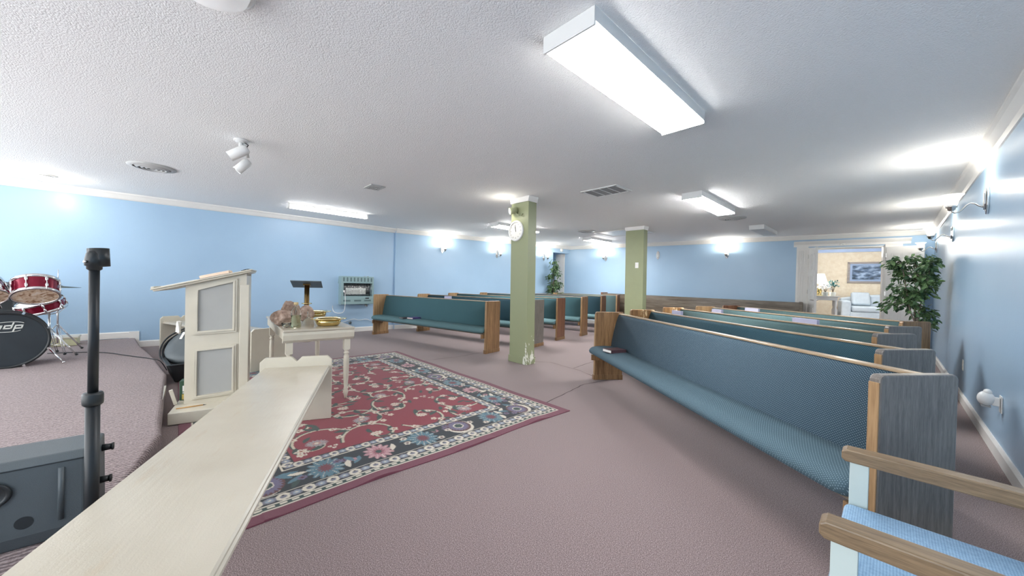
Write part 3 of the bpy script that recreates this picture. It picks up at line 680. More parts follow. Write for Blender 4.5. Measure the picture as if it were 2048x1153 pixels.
# ------------------------------------------------------------------ rug
def make_rug():
    W, H, st = 3.60, 2.66, 0.0055
    nx, ny = int(W / st) + 1, int(H / st) + 1
    xs = np.linspace(0, W, nx); ys = np.linspace(0, H, ny); X, Y = np.meshgrid(xs, ys)
    c = lambda *a: np.array(srgb(*a)[:3])
    PLUM, CREAM, NAVY, RED = c(120, 62, 78), c(226, 216, 198), c(27, 38, 44), c(142, 44, 58)
    TEAL, GREEN, PINK, LILAC, SALM, GREY = c(86, 124, 138), c(48, 72, 66), c(190, 140, 146), c(112, 104, 132), c(214, 172, 148), c(128, 128, 140)
    img = np.zeros((ny, nx, 3)); img[:] = RED
    e = np.minimum(np.minimum(X, W - X), np.minimum(Y, H - Y))
    horiz = np.minimum(Y, H - Y) < np.minimum(X, W - X)
    s = np.where(horiz, X, Y)
    def band(a, b, col): img[(e >= a) & (e < b)] = col
    band(0, 0.075, PLUM); band(0.075, 0.088, CREAM); band(0.088, 0.118, GREEN)
    img[(e >= 0.094) & (e < 0.112) & ((s % 0.055) < 0.030)] = CREAM
    band(0.118, 0.128, CREAM)
    def scallop(a, b, per):
        mid = (a + b) / 2; hw = (b - a) / 2
        band(a, b, NAVY)
        ph = (s % per) / per
        d1 = np.hypot((ph - 0.28) * per, (e - mid)); d2 = np.hypot((ph - 0.78) * per, (e - mid) * 1.2)
        inb = (e >= a) & (e < b)
        img[inb & (d1 < hw * 0.92)] = CREAM; img[inb & (d1 < hw * 0.42)] = GREY
        img[inb & (np.hypot((ph - 0.28) * per, e - mid - hw * 0.3) < hw * 0.18)] = NAVY
        img[inb & (d2 < hw * 0.85)] = GREY; img[inb & (d2 < hw * 0.5)] = c(150, 164, 178); img[inb & (d2 < hw * 0.2)] = CREAM
    scallop(0.128, 0.205, 0.125); band(0.205, 0.214, CREAM)
    band(0.214, 0.455, NAVY); band(0.455, 0.463, CREAM); scallop(0.463, 0.535, 0.105)
    def win(cx, cy, r):
        i0, i1 = max(0, int((cx - r) / W * (nx - 1))), min(nx, int((cx + r) / W * (nx - 1)) + 2)
        j0, j1 = max(0, int((cy - r) / H * (ny - 1))), min(ny, int((cy + r) / H * (ny - 1)) + 2)
        return slice(j0, j1), slice(i0, i1)
    def flower(cx, cy, R, col, n=8, rot=0, inner=None, sq=1.0, amp=0.3, clip=None, dirn=0):
        sl = win(cx, cy, R * 1.4)
        x = X[sl] - cx; y = Y[sl] - cy
        xr = x * math.cos(dirn) + y * math.sin(dirn); yr = (-x * math.sin(dirn) + y * math.cos(dirn)) / sq
        r = np.hypot(xr, yr); th = np.arctan2(yr, xr)
        mk = r < R * (1 - amp + amp * np.abs(np.cos(n / 2 * th + rot)))
        if clip is not None: mk &= clip[sl]
        img[sl][mk] = col
        if inner is not None:
            mk2 = r < R * 0.45 * (0.8 + 0.2 * np.cos(n * th)); mk3 = (r < R * 0.92) & (np.abs(np.sin(n / 2 * th + rot)) < 0.13) & (r > R * 0.35)
            if clip is not None: mk2 &= clip[sl]; mk3 &= clip[sl]
            img[sl][mk3] = inner[1] if len(inner) > 1 else inner[0]; img[sl][mk2] = inner[0]
            if len(inner) > 2: img[sl][r < R * 0.2] = inner[2]
    def stroke(pts, wd, col, clip=None):
        for (a, b) in zip(pts[:-1], pts[1:]):
            cx, cy = (a[0] + b[0]) / 2, (a[1] + b[1]) / 2; L = math.hypot(b[0] - a[0], b[1] - a[1])
            sl = win(cx, cy, L / 2 + wd); x = X[sl]; y = Y[sl]
            tt = np.clip(((x - a[0]) * (b[0] - a[0]) + (y - a[1]) * (b[1] - a[1])) / max(L * L, 1e-9), 0, 1)
            d = np.hypot(x - a[0] - tt * (b[0] - a[0]), y - a[1] - tt * (b[1] - a[1])); mk = d < wd
            if clip is not None: mk &= clip[sl]
            img[sl][mk] = col
    def leaf(cx, cy, L, wd, ang, col, vein=None, clip=None):
        sl = win(cx, cy, L); x = X[sl] - cx; y = Y[sl] - cy
        u = x * math.cos(ang) + y * math.sin(ang); v = -x * math.sin(ang) + y * math.cos(ang) - 0.25 * u * u / L
        mk = np.abs(v) < wd * np.clip(1 - (u / (L / 2)) ** 2, 0, 1)
        if clip is not None: mk &= clip[sl]
        img[sl][mk] = col
        if vein is not None:
            mk = (np.abs(v) < 0.0035) & (np.abs(u) < L * 0.4)
            if clip is not None: mk &= clip[sl]
            img[sl][mk] = vein
    inB = (e >= 0.216) & (e < 0.453)
    rnd = random.Random(4)
    # main border motifs
    mid = 0.335; per = 0.42
    def motif(k, cx, cy, outd):
        if k % 3 == 0:   # purple fan with cream crescent
            flower(cx, cy, 0.125, CREAM, 2, 0, None, 0.9, 0.05, inB); flower(cx - 0.018 * outd[0], cy - 0.018 * outd[1], 0.112, c(96, 56, 52), 2, 0, None, 0.88, 0.05, inB)
            flower(cx - 0.02 * outd[0], cy - 0.02 * outd[1], 0.100, LILAC, 22, 0, None, 0.85, 0.22, inB)
            flower(cx - 0.02 * outd[0], cy - 0.02 * outd[1], 0.048, CREAM, 6, 0, None, 0.9, 0.1, inB); flower(cx - 0.02 * outd[0], cy - 0.02 * outd[1], 0.038, GREEN, 6, 0, None, 0.9, 0.1, inB)
        elif k % 3 == 1:
            flower(cx, cy, 0.135, TEAL, 14, 0.3, (c(120, 60, 70), CREAM), 0.8, 0.28, inB)
        else:
            flower(cx, cy, 0.115, PINK, 12, 0.2, (c(150, 90, 100), CREAM, GREEN), 0.85, 0.35, inB)
    def run(n, f):
        for i in range(n): f(i)
    nX, nY = 9, 7
    for i in range(nX):
        cx = 0.335 + (W - 0.67) * i / (nX - 1)
        for cy, od in ((mid, (0, -1)), (H - mid, (0, 1))): motif(i % 4 if i % 4 != 3 else 1, cx, cy, od)
    for i in range(1, nY - 1):
        cy = 0.335 + (H - 0.67) * i / (nY - 1)
        for cx, od in ((mid, (-1, 0)), (W - mid, (1, 0))): motif(i % 4 if i % 4 != 3 else 1, cx, cy, od)
    for q in range(460):   # small fillers between
        t_ = rnd.random() * 2 * (W + H - 1.34); off = rnd.uniform(-0.085, 0.085)
        a, b = W - 0.67, H - 0.67
        if t_ < a: cx, cy = 0.335 + t_, mid + off
        elif t_ < a + b: cx, cy = W - mid + off, 0.335 + t_ - a
        elif t_ < 2 * a + b: cx, cy = 0.335 + t_ - a - b, H - mid + off
        else: cx, cy = mid + off, 0.335 + t_ - 2 * a - b
        j, i = int(cy / H * (ny - 1)), int(cx / W * (nx - 1))
        if np.abs(img[j, i] - NAVY).sum() > 0.02: continue
        if rnd.random() < 0.5: leaf(cx, cy, 0.11, 0.018, rnd.uniform(0, 6.28), [CREAM, TEAL, GREEN][q % 3], None, inB)
        else: flower(cx, cy, 0.028, [PINK, LILAC, CREAM][q % 3], 6, 0, (c(90, 50, 60),), 1, 0.3, inB)
    inF = e >= 0.54
    # field: scrolling vines
    rnd = random.Random(12)
    centres = []
    gx, gy = 7, 4
    for i in range(gx):
        for j in range(gy):
            centres.append((0.70 + (W - 1.40) * i / (gx - 1) + rnd.uniform(-.05, .05) + (0.08 if j % 2 else -0.08), 0.70 + (H - 1.40) * j / (gy - 1) + rnd.uniform(-.05, .05)))
    for k, (cx, cy) in enumerate(centres):
        sgn = 1 if k % 2 else -1; a0 = rnd.uniform(0, 6.28); pts = []
        for q in range(34):
            f = q / 33; r = 0.04 + 0.25 * f; a = a0 + sgn * f * 5.4
            pts.append((cx + r * math.cos(a), cy + r * math.sin(a) * 0.85))
        stroke(pts, 0.013, GREEN, inF); stroke([(x + 0.005, y + 0.005) for x, y in pts], 0.0085, c(208, 196, 172), inF)
        for q in range(4, 34, 6):
            x, y = pts[q]; a = rnd.uniform(0, 6.28)
            leaf(x + 0.045 * math.cos(a), y + 0.045 * math.sin(a), 0.12, 0.022, a, GREEN, c(110, 120, 96) if q % 2 else None, inF)
        flower(cx, cy, 0.05 if k % 3 else 0.075, CREAM if k % 3 else c(168, 160, 162), 10 if k % 3 else 16, 0.2, (c(196, 140, 128), RED, CREAM), 0.8, 0.35, inF, rnd.uniform(0, 3))
        for q in (13, 22, 31):
            x, y = pts[q]; flower(x + rnd.uniform(-.02, .02), y + rnd.uniform(-.02, .02), rnd.uniform(0.030, 0.046), CREAM, 5, rnd.uniform(0, 3), (SALM, RED, c(120, 60, 60)), 0.85, 0.4, inF, rnd.uniform(0, 3))
    for q in range(120):
        cx, cy = rnd.uniform(0.58, W - 0.58), rnd.uniform(0.58, H - 0.58); j, i = int(cy / H * (ny - 1)), int(cx / W * (nx - 1))
        if np.abs(img[j, i] - RED).sum() > 0.02: continue
        k = q % 3
        if k == 0: leaf(cx, cy, 0.10, 0.018, rnd.uniform(0, 6.28), GREEN, None, inF)
        elif k == 1: flower(cx, cy, 0.03, CREAM, 5, 0.3, (SALM,), 0.9, 0.4, inF)
        else:
            for d in range(3): flower(cx + 0.022 * math.cos(d * 2.1), cy + 0.022 * math.sin(d * 2.1), 0.014, CREAM, 2, 0, (RED,), 1, 0.05, inF)
    # geometry: slight ripples along the free edges
    Z = 0.0055 + 0.0 * X
    rip = 0.010 * np.exp(-(W - X) / 0.10) * np.clip(np.sin(Y * 9.0) + 0.3 * np.sin(Y * 23), 0, None) * (Y > 0.3) * (Y < 2.4)
    Z = Z + rip
    dx = 0.010 * np.exp(-(W - X) / 0.25) * np.sin(Y * 5.0 + 0.5)
    ox, oy = -5.63, 0.035
    PX_ = ox + X + dx; PY_ = oy + Y + 0.042 * (1 - X / W) + 0.006 * np.exp(-(H - Y) / 0.2) * np.sin(X * 6)
    top = np.stack([PX_, PY_, Z], -1).reshape(-1, 3)
    # rim skirt
    bord = [(0, i) for i in range(nx)] + [(j, nx - 1) for j in range(1, ny)] + [(ny - 1, i) for i in range(nx - 2, -1, -1)] + [(j, 0) for j in range(ny - 2, 0, -1)]
    bi = [j * nx + i for j, i in bord]
    low = top[bi].copy(); low[:, 2] = 0.0005
    verts = np.vstack([top, low]).astype(np.float32)
    jj, ii = np.meshgrid(np.arange(ny - 1), np.arange(nx - 1), indexing='ij'); b0 = (jj * nx + ii).ravel()
    quads = np.stack([b0, b0 + 1, b0 + nx + 1, b0 + nx], -1)
    n0 = nx * ny; nb = len(bi); bi_ = np.array(bi)
    sk = np.stack([bi_, n0 + np.arange(nb), n0 + (np.arange(nb) + 1) % nb, np.roll(bi_, -1)], -1)
    faces = np.vstack([quads, sk]).astype(np.int32)
    me = bpy.data.meshes.new('area_rug'); me.vertices.add(len(verts)); me.vertices.foreach_set('co', verts.ravel())
    me.loops.add(faces.size); me.loops.foreach_set('vertex_index', faces.ravel()); me.polygons.add(len(faces))
    me.polygons.foreach_set('loop_start', np.arange(0, faces.size, 4, dtype=np.int32)); me.update(calc_edges=True)
    at = me.color_attributes.new('pattern', 'FLOAT_COLOR', 'POINT')
    colr = np.ones((len(verts), 4), dtype=np.float32); colr[:n0, :3] = img.reshape(-1, 3); colr[n0:, :3] = PLUM
    at.data.foreach_set('color', colr.ravel())
    t = NT('oriental_rug_pile'); a = t.n('ShaderNodeAttribute'); a.attribute_name = 'pattern'
    nn = t.noise(t.coords(), 260, 3, 0.6)
    col = t.mix(t.math('MULTIPLY', nn, 0.5), a.outputs['Color'], tuple([0.02, 0.012, 0.015, 1]))
    t.set(Base_Color=col, Roughness=0.92, Sheen_Weight=0.15); t.bump(nn, 0.4, 0.003)
    me.materials.append(t.m); o = bpy.data.objects.new('area_rug', me); COL.objects.link(o)
    tag(o, 'large red oriental rug with dark floral border lying on the mauve carpet', 'rug')
make_rug()
RZ = 0.0065    # top of the rug

# ------------------------------------------------------------------ altar benches
def bench(label, origin, ang, L, z0, wL, seat_z=0.452):
    """origin = far end of the bench's right edge; x runs along the bench, y across to its left edge"""
    c = thing('altar_bench', label, 'bench', (origin[0], origin[1], z0), R_(ang))
    # local: x along bench away from the end board, y from 0 (right edge) to -wL? keep seat y in [0,-w]
    seat_z -= z0
    w = wL
    prof = [(0, seat_z - 0.034), (0.006, seat_z - 0.030), (0.006, seat_z - 0.02), (0.0, seat_z - 0.014), (0.0, seat_z - 0.006), (-0.006, seat_z), (-w + 0.006, seat_z), (-w, seat_z - 0.006), (-w, seat_z - 0.014), (-w - 0.006, seat_z - 0.02), (-w - 0.006, seat_z - 0.03), (-w, seat_z - 0.034)]
    m = MB(); m.prism(prof, 0.0, L, 'X'); m.build('seat', M['cream'], c)
    m = MB(); m.box(0, L, -w / 2 - 0.03, -w / 2 + 0.03, seat_z - 0.13, seat_z - 0.034); m.build('stretcher', M['creamplain'], c)
    h = 0.53 - z0; ch = 0.035; wb = w + 0.05; y0 = 0.02
    def board(x0, x1):
        P_ = [(y0, 0), (y0, h - ch), (y0 - ch, h), (y0 - wb / 2 + ch, h), (y0 - wb / 2, h - ch * 1.05), (y0 - wb / 2 - ch, h), (y0 - wb + ch, h), (y0 - wb, h - ch), (y0 - wb, 0)]
        m = MB(); m.prism(P_, x0, x1, 'X'); m.build('end_board', M['creamplain'], c, bevel=0.003)
    board(-0.035, 0.0); board(L, L + 0.035)
    return c
# main bench: far end board at (-3.2,.97), running towards the viewer; direction (0.922,-0.387)
bench('long cream painted bench in the foreground running towards the viewer', (-3.205, 0.965), math.degrees(math.atan2(-0.387, 0.922)), 2.5, RZ, 0.46)
# second bench between left wall and table
ang2 = math.degrees(math.atan2(0.945 * 0.345, 0.945))
bench('cream painted bench behind the pulpit, partly hidden by it', (-7.75 + -0.16, -0.12 + 0.47), ang2, 2.50, RZ, 0.45)

# ------------------------------------------------------------------ pulpit
PA = math.atan2(-0.19, 0.98)
# local frame of pulpit: y along the visible side (towards the pews), x out of the visible side (towards viewer)
c = thing('pulpit', 'tall cream pulpit with grey panels and a slanted reading desk', 'pulpit', (-3.99, 0.09, RZ), PA)
pul = c
m = MB(); m.box(-0.62, 0.20, -0.06, 0.50, 0, 0.10 - RZ); m.build('base', M['creamplain'], c, bevel=0.006)
z0 = 0.10 - RZ
Lp = 0.405
zt = lambda y: 1.085 - RZ + (y) * 0.285
m = MB()
m.prism([(0, z0), (Lp, z0), (Lp, zt(Lp)), (0, zt(0))], -0.018, 0.0, 'X'); m.prism([(0, z0), (Lp, z0), (Lp, zt(Lp)), (0, zt(0))], -0.55, -0.532, 'X')
m.box(-0.532, -0.018, Lp - 0.018, Lp, z0, zt(Lp) - 0.02); m.build('body', M['creamplain'], c)
def frame_panel(ya, yb, za0, zb0, za1, zb1, x=0.0):
    """za0..: bottom z at ya / yb, top z at ya / yb"""
    wd = 0.030
    def quad(d, x0, x1):
        return [(ya + d, za0 + d), (yb - d, zb0 + d), (yb - d, zb1 - d), (ya + d, za1 - d)]
    o, i = quad(0, 0, 0), quad(wd, 0, 0)
    m = MB()
    for k in range(4):
        k2 = (k + 1) % 4
        m.prism([o[k], o[k2], i[k2], i[k]], x, x + 0.014, 'X')
        a = [(p[0] * 0.5 + q[0] * 0.5, p[1] * 0.5 + q[1] * 0.5) for p, q in ((o[k], i[k]), (o[k2], i[k2]))]
        m.prism([a[0], a[1], i[k2], i[k]], x + 0.014, x + 0.022, 'X')
    m.build('panel_moulding', M['creamplain'], c, bevel=0.003)
    m = MB(); m.prism(i, x, x + 0.005, 'X'); m.build('panel_inset', M['greypanel'], c)
frame_panel(0.052, 0.342, 0.670, 0.68, 1.072, 1.145)
frame_panel(0.052, 0.342, 0.130, 0.145, 0.565, 0.578)
m = MB(); m.box(-0.532, -0.018, 0.01, Lp - 0.02, 0.62, 0.64); m.box(-0.532, -0.018, 0.01, Lp - 0.02, 0.30, 0.32); m.build('shelf', M['creamplain'], c)
m = MB(); m.box(-0.02, 0.012, Lp - 0.045, Lp + 0.02, z0, zt(Lp) - 0.10); m.build('corner_post', M['creamplain'], c, bevel=0.004)
slope = math.atan(0.285)
Md = Matrix.Translation((0, 0, zt(0) + 0.002)) @ Matrix.Rotation(slope, 4, 'X')
m = MB(); m.box(-0.60, 0.05, -0.19, 0.46, 0.0, 0.014, Md); m.box(-0.61, 0.06, -0.20, 0.47, 0.014, 0.026, Md); m.build('reading_desk', M['creamplain'], c, bevel=0.005)
m = MB(); m.box(-0.60, 0.05, -0.195, -0.175, 0.026, 0.040, Md); m.build('book_stop', M['creamplain'], c, bevel=0.004)
Mw = pul.matrix_basis.copy(); Mw = Matrix.Translation(pul.location) @ Matrix.Rotation(PA, 4, 'Z')
def on_desk(name, label, cat, x, y, z=0.027):
    o = thing(name, label, cat, (0, 0, 0)); Mo = Mw @ Md @ Matrix.Translation((x, y, z)); o.matrix_world = Mo
    o.location = Mo.to_translation(); o.rotation_euler = Mo.to_euler(); return o
o = on_desk('open_book', 'thick open bible with pinkish pages lying on the pulpit desk', 'book', -0.16, 0.20)
m = MB(); m.box(-0.15, 0.15, -0.105, 0.105, 0, 0.004); m.build('cover', M['maroon'], o)
m = MB(); m.prism([(-0.145, 0.004), (0.0, 0.004), (0.0, 0.020), (-0.05, 0.032), (-0.145, 0.026)], -0.10, 0.10, 'Y'); m.prism([(0.145, 0.004), (0.0, 0.004), (0.0, 0.020), (0.05, 0.032), (0.145, 0.026)], -0.10, 0.10, 'Y'); m.build('pages', plain('pink_cream_pages', srgb(240, 214, 190), 0.7), o)
o = on_desk('paper_sheet', 'white sheet of paper on the lower edge of the pulpit desk', 'paper', -0.1, -0.04)
m = MB(); m.box(-0.13, 0.13, -0.10, 0.12, 0, 0.003); m.build('sheet', M['paper'], o)
o = on_desk('eyeglasses', 'folded dark eyeglasses at the upper edge of the pulpit desk', 'glasses', -0.12, 0.40)
m = MB()
for sx in (-0.035, 0.035): m.tube([(sx + 0.024 * math.cos(a * 0.4488), 0.018 * math.sin(a * 0.4488), 0.006) for a in range(14)], 0.0022, 8, closed=True)
m.tube([(-0.01, 0, 0.007), (0, 0.005, 0.008), (0.01, 0, 0.007)], 0.002); m.tube([(-0.06, 0, 0.006), (-0.055, 0.03, 0.008), (0.05, 0.035, 0.008)], 0.002); m.tube([(0.06, 0, 0.008), (0.055, 0.03, 0.010), (-0.05, 0.04, 0.011)], 0.002); m.build('frame', M['blackmetal'], o)
# items on the pulpit base
def pw(x, y, z): return Mw @ Vector((x, y, z))
p = pw(-0.20, -0.00, 0.10 - RZ)
o = thing('green_box', 'small dark green box with white and yellow labels on the pulpit base', 'box', (p.x, p.y, 0.10 + 0.0005), PA)
m = MB(); m.box(-0.05, 0.05, -0.055, 0.055, 0, 0.165); m.build('body', M['greenbox'], o, bevel=0.003)
m = MB(); m.box(0.0505, 0.0515, -0.035, -0.005, 0.075, 0.125); m.box(0.0505, 0.0515, -0.035, -0.008, 0.060, 0.068); m.build('white_label', M['paper'], o)
m = MB(); m.box(0.0505, 0.0515, -0.038, -0.004, 0.008, 0.052); m.build('yellow_label', plain('yellow_label', srgb(206, 180, 96)), o)
p = pw(0.09, 0.06, 0)
o = thing('pencil', 'yellow pencil lying on the front of the pulpit base', 'pencil', (p.x, p.y, 0.1045), PA + R_(96))
m = MB(); m.cyl((-0.09, 0, 0), (0.075, 0, 0), 0.0042, n=6); m.build('barrel', M['pencil'], o)
m = MB(); m.cyl((0.075, 0, 0), (0.095, 0, 0), 0.0042, 0.0008, n=6); m.build('tip', M['blackmetal'], o)
p = pw(-0.06, -0.04, 0)
o = tag(MB().box(-0.05, 0.012, -0.012, 0.012, 0, 0.006).box(-0.012, 0.012, -0.012, 0.012, 0.006, 0.13, rotM(R_(14), 0, 0)).build('paint_stick', M['creamplain'], loc=(p.x + 0.02, p.y - 0.02, 0.101), bevel=0.002), 'pale wooden stick leaning beside the green box', 'stick')

# white cloth hung on pulpit's back edge
p = pw(-0.03, -0.004, 0)
m = MB(); n = 12
vs = []
for j in range(9):
    for i in range(n):
        a = i / (n - 1); vs.append((-0.03 + 0.06 * a, -0.014 - 0.012 * math.sin(a * 9 + j * 0.3) - 0.004 * j * 0.3, 0.74 - 0.012 * j - (0.01 * math.sin(a * 7) if j == 8 else 0)))
m.add(vs, [(j * n + i, j * n + i + 1, (j + 1) * n + i + 1, (j + 1) * n + i) for j in range(8) for i in range(n - 1)], True)
# hung on the shelf edge of the pulpit
o = m.build('white_cloth', M['paper'], loc=(p.x - 0.01, p.y - 0.02, 0.05), rz=PA, solid=0.006); tag(o, 'small white cloth hanging off the back of the pulpit', 'cloth')

# ------------------------------------------------------------------ communion table
TA = math.atan2(0.118, -1.5)      # direction of the long side (to the back)
c = thing('communion_table', 'cream painted table with turned legs standing on the red rug', 'table', (-3.618, 0.712, RZ), TA)
# local x: to the back (1.5), local y: negative = to the right edge
TL, TW, TH = 1.48, 0.592, 0.712 - RZ
m = MB()
m.box(0, TL, -TW, 0, TH - 0.022, TH); m.build('table_top', M['cream'], c, bevel=0.006, seg=3)
ap = [(0.008, TH - 0.022), (0.006, TH - 0.05), (0.016, TH - 0.095), (0.035, TH - 0.118), (0.05, TH - 0.118), (0.05, TH - 0.022)]
m = MB(); m.prism(ap, -TW + 0.0, 0, 'Y'); m.build('front_apron', M['creamplain'], c, bevel=0.003)
m = MB(); m.box(0.05, TL - 0.02, -0.03, -0.012, TH - 0.10, TH - 0.022); m.box(0.05, TL - 0.02, -TW + 0.012, -TW + 0.03, TH - 0.10, TH - 0.022); m.box(TL - 0.035, TL - 0.02, -TW + 0.03, -0.03, TH - 0.10, TH - 0.022); m.build('apron', M['creamplain'], c)
def tleg(x, y):
    m = MB(); s = 0.027; m.box(x - s, x + s, y - s, y + s, TH - 0.22, TH - 0.022)
    prof = [(0.010, 0), (0.013, 0.02), (0.016, 0.035), (0.022, 0.06), (0.024, 0.075), (0.016, 0.09), (0.022, 0.10), (0.016, 0.11), (0.024, 0.22), (0.026, 0.36), (0.024, 0.42), (0.017, 0.435), (0.025, 0.445), (0.025, 0.455), (0.017, 0.465), (0.022, TH - 0.232), (0.027, TH - 0.22)]
    m.lathe(prof, 24, cx=x, cy=y); m.build('leg', M['creamplain'], c, bevel=0)
for x in (0.07, TL - 0.07):
    for y in (-0.055, -TW + 0.055): tleg(x, y)
MT = Matrix.Translation((-3.618, 0.712, 0)) @ Matrix.Rotation(TA, 4, 'Z')
TZ = 0.7125
def rock(label, wx, wy, r, seed, rz=0, group='rough stones on the table', z=TZ):
    bm = bmesh.new(); bmesh.ops.create_icosphere(bm, subdivisions=4, radius=1.0)
    rnd = random.Random(seed); planes = []
    for k in range(11):
        d = Vector((rnd.gauss(0, 1), rnd.gauss(0, 1), rnd.gauss(0, 1))).normalized(); planes.append((d, rnd.uniform(0.62, 0.92)))
    for vv in bm.verts:
        p = vv.co.copy()
        for d, q in planes:
            k = p.dot(d)
            if k > q: p -= d * (k - q) * 0.9
        nz = mnoise.noise(p * 3 + Vector((seed, 0, 0))) * 0.07 + mnoise.noise(p * 9 + Vector((seed, 3, 0))) * 0.025
        p += p.normalized() * nz
        vv.co = Vector((p.x * r[0], p.y * r[1], p.z * r[2]))
    zmin = min(vv.co.z for vv in bm.verts)
    for vv in bm.verts: vv.co.z = max(vv.co.z - zmin - 0.012, 0)
    me = bpy.data.meshes.new('stone'); bm.to_mesh(me); bm.free(); me.materials.append(M['stone'])
    o = bpy.data.objects.new('stone', me); COL.objects.link(o); o.location = (wx, wy, z); o.rotation_euler = (0, 0, rz)
    return tag(o, label, 'stone', group)
rock('largest rough pinkish stone, front left on the table', -4.04, 0.80, (0.12, 0.12, 0.080), 3, 0.4)
rock('upright dark-edged stone behind the largest stone', -4.52, 0.96, (0.12, 0.09, 0.125), 8, 0.4)
rock('tan stone between the bottle and the glass bell', -4.17, 1.03, (0.085, 0.075, 0.10), 15, 2.0)

def lathe_thing(name, label, cat, loc, parts, group=None, sc=1.0):
    c = thing(name, label, cat, loc, 0, group); c.scale = (sc, sc, sc)
    for nm, prof, mat in parts:
        MB().lathe(prof, 40, cap=False).build(nm, mat, c)
    return c
lathe_thing('oil_bottle', 'ribbed clear plastic bottle with a tan cap on the table', 'bottle', (-3.78, 0.845, TZ), [
    ('bottle_body', [(0, 0.0), (0.030, 0.0), (0.035, 0.006), (0.035, 0.03), (0.032, 0.036), (0.035, 0.042), (0.032, 0.05), (0.035, 0.058), (0.032, 0.066), (0.035, 0.074), (0.032, 0.082), (0.035, 0.09), (0.035, 0.125), (0.028, 0.145), (0.016, 0.165), (0.013, 0.172), (0.013, 0.182)], M['glass']),
    ('oil', [(0, 0.003), (0.028, 0.003), (0.030, 0.012), (0.030, 0.10), (0, 0.10)], M['oil']),
    ('cap', [(0, 0.202), (0.014, 0.202), (0.016, 0.198), (0.016, 0.18), (0.0, 0.18)], plain('tan_cap', srgb(190, 168, 124), 0.4))], sc=1.16)
def plate(label, loc, r):
    lathe_thing('offering_plate', label, 'plate', loc, [
        ('bowl', [(0, 0.002), (r * 0.52, 0.002), (r * 0.62, 0.012), (r * 0.68, 0.035), (r * 0.69, 0.06), (r * 0.66, 0.06), (r * 0.65, 0.036), (r * 0.58, 0.014), (0, 0.008)], M['brass']),
        ('rim', [(r * 0.66, 0.060), (r * 0.75, 0.064), (r * 0.98, 0.068), (r, 0.072), (r * 0.97, 0.075), (r * 0.72, 0.069), (r * 0.66, 0.064)], M['brass'])], 'brass offering plates')
plate('polished brass offering plate at the front of the table', (-3.80, 1.13, TZ), 0.165)
plate('polished brass offering plate at the back of the table', (-4.70, 1.24, TZ), 0.185)
lathe_thing('glass_bell', 'small clear glass bell between the stones and brass plate', 'bell', (-3.92, 0.985, TZ), [
    ('bell', [(0.058, 0.0), (0.055, 0.012), (0.05, 0.035), (0.035, 0.06), (0.016, 0.075), (0.010, 0.085), (0.014, 0.10), (0.008, 0.11), (0.014, 0.125), (0.006, 0.14), (0.0, 0.142)], M['glass'])])
lathe_thing('glass_dish', 'small clear glass dish beside the bottle on the table', 'dish', (-3.80, 0.775, TZ), [
    ('dish', [(0.0, 0.002), (0.03, 0.002), (0.036, 0.02), (0.042, 0.045), (0.039, 0.045), (0.033, 0.02), (0.0, 0.006)], M['glass'])])
m = MB(); rnd = random.Random(5)
for k in range(14):
    a = rnd.uniform(0, 6.28); rr = rnd.uniform(0, 0.035); m.ell((rr * math.cos(a), rr * math.sin(a), 0.014 + rnd.uniform(0, 0.02)), (0.018, 0.016, 0.013), 10, 6, rotM(0, 0, 0))
o = m.build('tissue', M['paper'], loc=(-4.25, 1.255, TZ + 0.001)); tag(o, 'crumpled white tissue between the two brass plates', 'tissue')

# brass lectern stand by the left wall
c = thing('lectern_stand', 'brass column lectern with a dark slanted top by the left wall', 'lectern', (-7.55, 1.86, 0), R_(12))
m = MB(); m.lathe([(0.13, 0), (0.13, 0.015), (0.11, 0.03), (0.05, 0.04), (0.046, 0.05)], 36); m.build('base', M['oldbrass'], c)
m = MB(); m.lathe([(0.046, 0.05), (0.046, 0.56), (0.042, 0.57), (0.042, 1.045)], 28); m.build('column', M['oldbrass'], c)
m = MB(); m.lathe([(0.085, 0.70), (0.088, 0.708), (0.085, 0.716), (0.04, 0.718)], 28); m.build('collar', M['brass'], c)
Ml = Matrix.Translation((0, 0, 1.06)) @ Matrix.Rotation(R_(58), 4, 'Z') @ Matrix.Rotation(R_(-19), 4, 'X')
m = MB(); m.box(-0.25, 0.25, -0.19, 0.19, 0, 0.016, Ml); m.build('top_plate', M['slate'], c, bevel=0.004)
m = MB(); m.box(-0.06, 0.06, -0.05, 0.05, -0.02, 0, Ml); m.build('bracket', M['oldbrass'], c, bevel=0.003)

# ------------------------------------------------------------------ gas heater on the left wall (x = out of wall)
c = thing('gas_heater', 'grey-green gas wall heater with white ceramic bricks on the left wall', 'heater', (XL + 0.001, 3.03, 0.63))
HW, HH, HD = 0.355, 0.62, 0.17
m = MB(); P_ = [(-HW, 0), (HW, 0), (HW, HH), (-HW, HH)]
m.box(0.0, HD, -HW, HW, 0, 0.18); m.box(0, HD, -HW, HW, 0.47, HH); m.box(0, HD, -HW, -HW + 0.055, 0.18, 0.47); m.box(0, HD, HW - 0.035, HW, 0.18, 0.47); m.box(0, 0.05, -HW + 0.05, HW - 0.03, 0.18, 0.47)
m.build('casing', M['heater'], c, bevel=0.01, seg=3)
m = MB(); m.box(0.051, 0.06, -HW + 0.057, HW - 0.037, 0.182, 0.468); m.build('firebox', M['dark'], c)
m = MB(); m.box(0.06, 0.10, -0.23, 0.20, 0.225, 0.36); m.build('ceramic_bricks', M['ceramic'], c, bevel=0.003)
m = MB()
for k in range(22):
    y = -HW + 0.07 + k * 0.0282; m.tube([(HD - 0.02, y, 0.185), (HD - 0.02, y, 0.466)], 0.0026, 6)
for z in (0.22, 0.30, 0.38): m.tube([(HD - 0.02, -HW + 0.057, z), (HD - 0.02, HW - 0.037, z)], 0.003, 6)
m.build('guard_wires', M['chrome'], c)
m = MB()
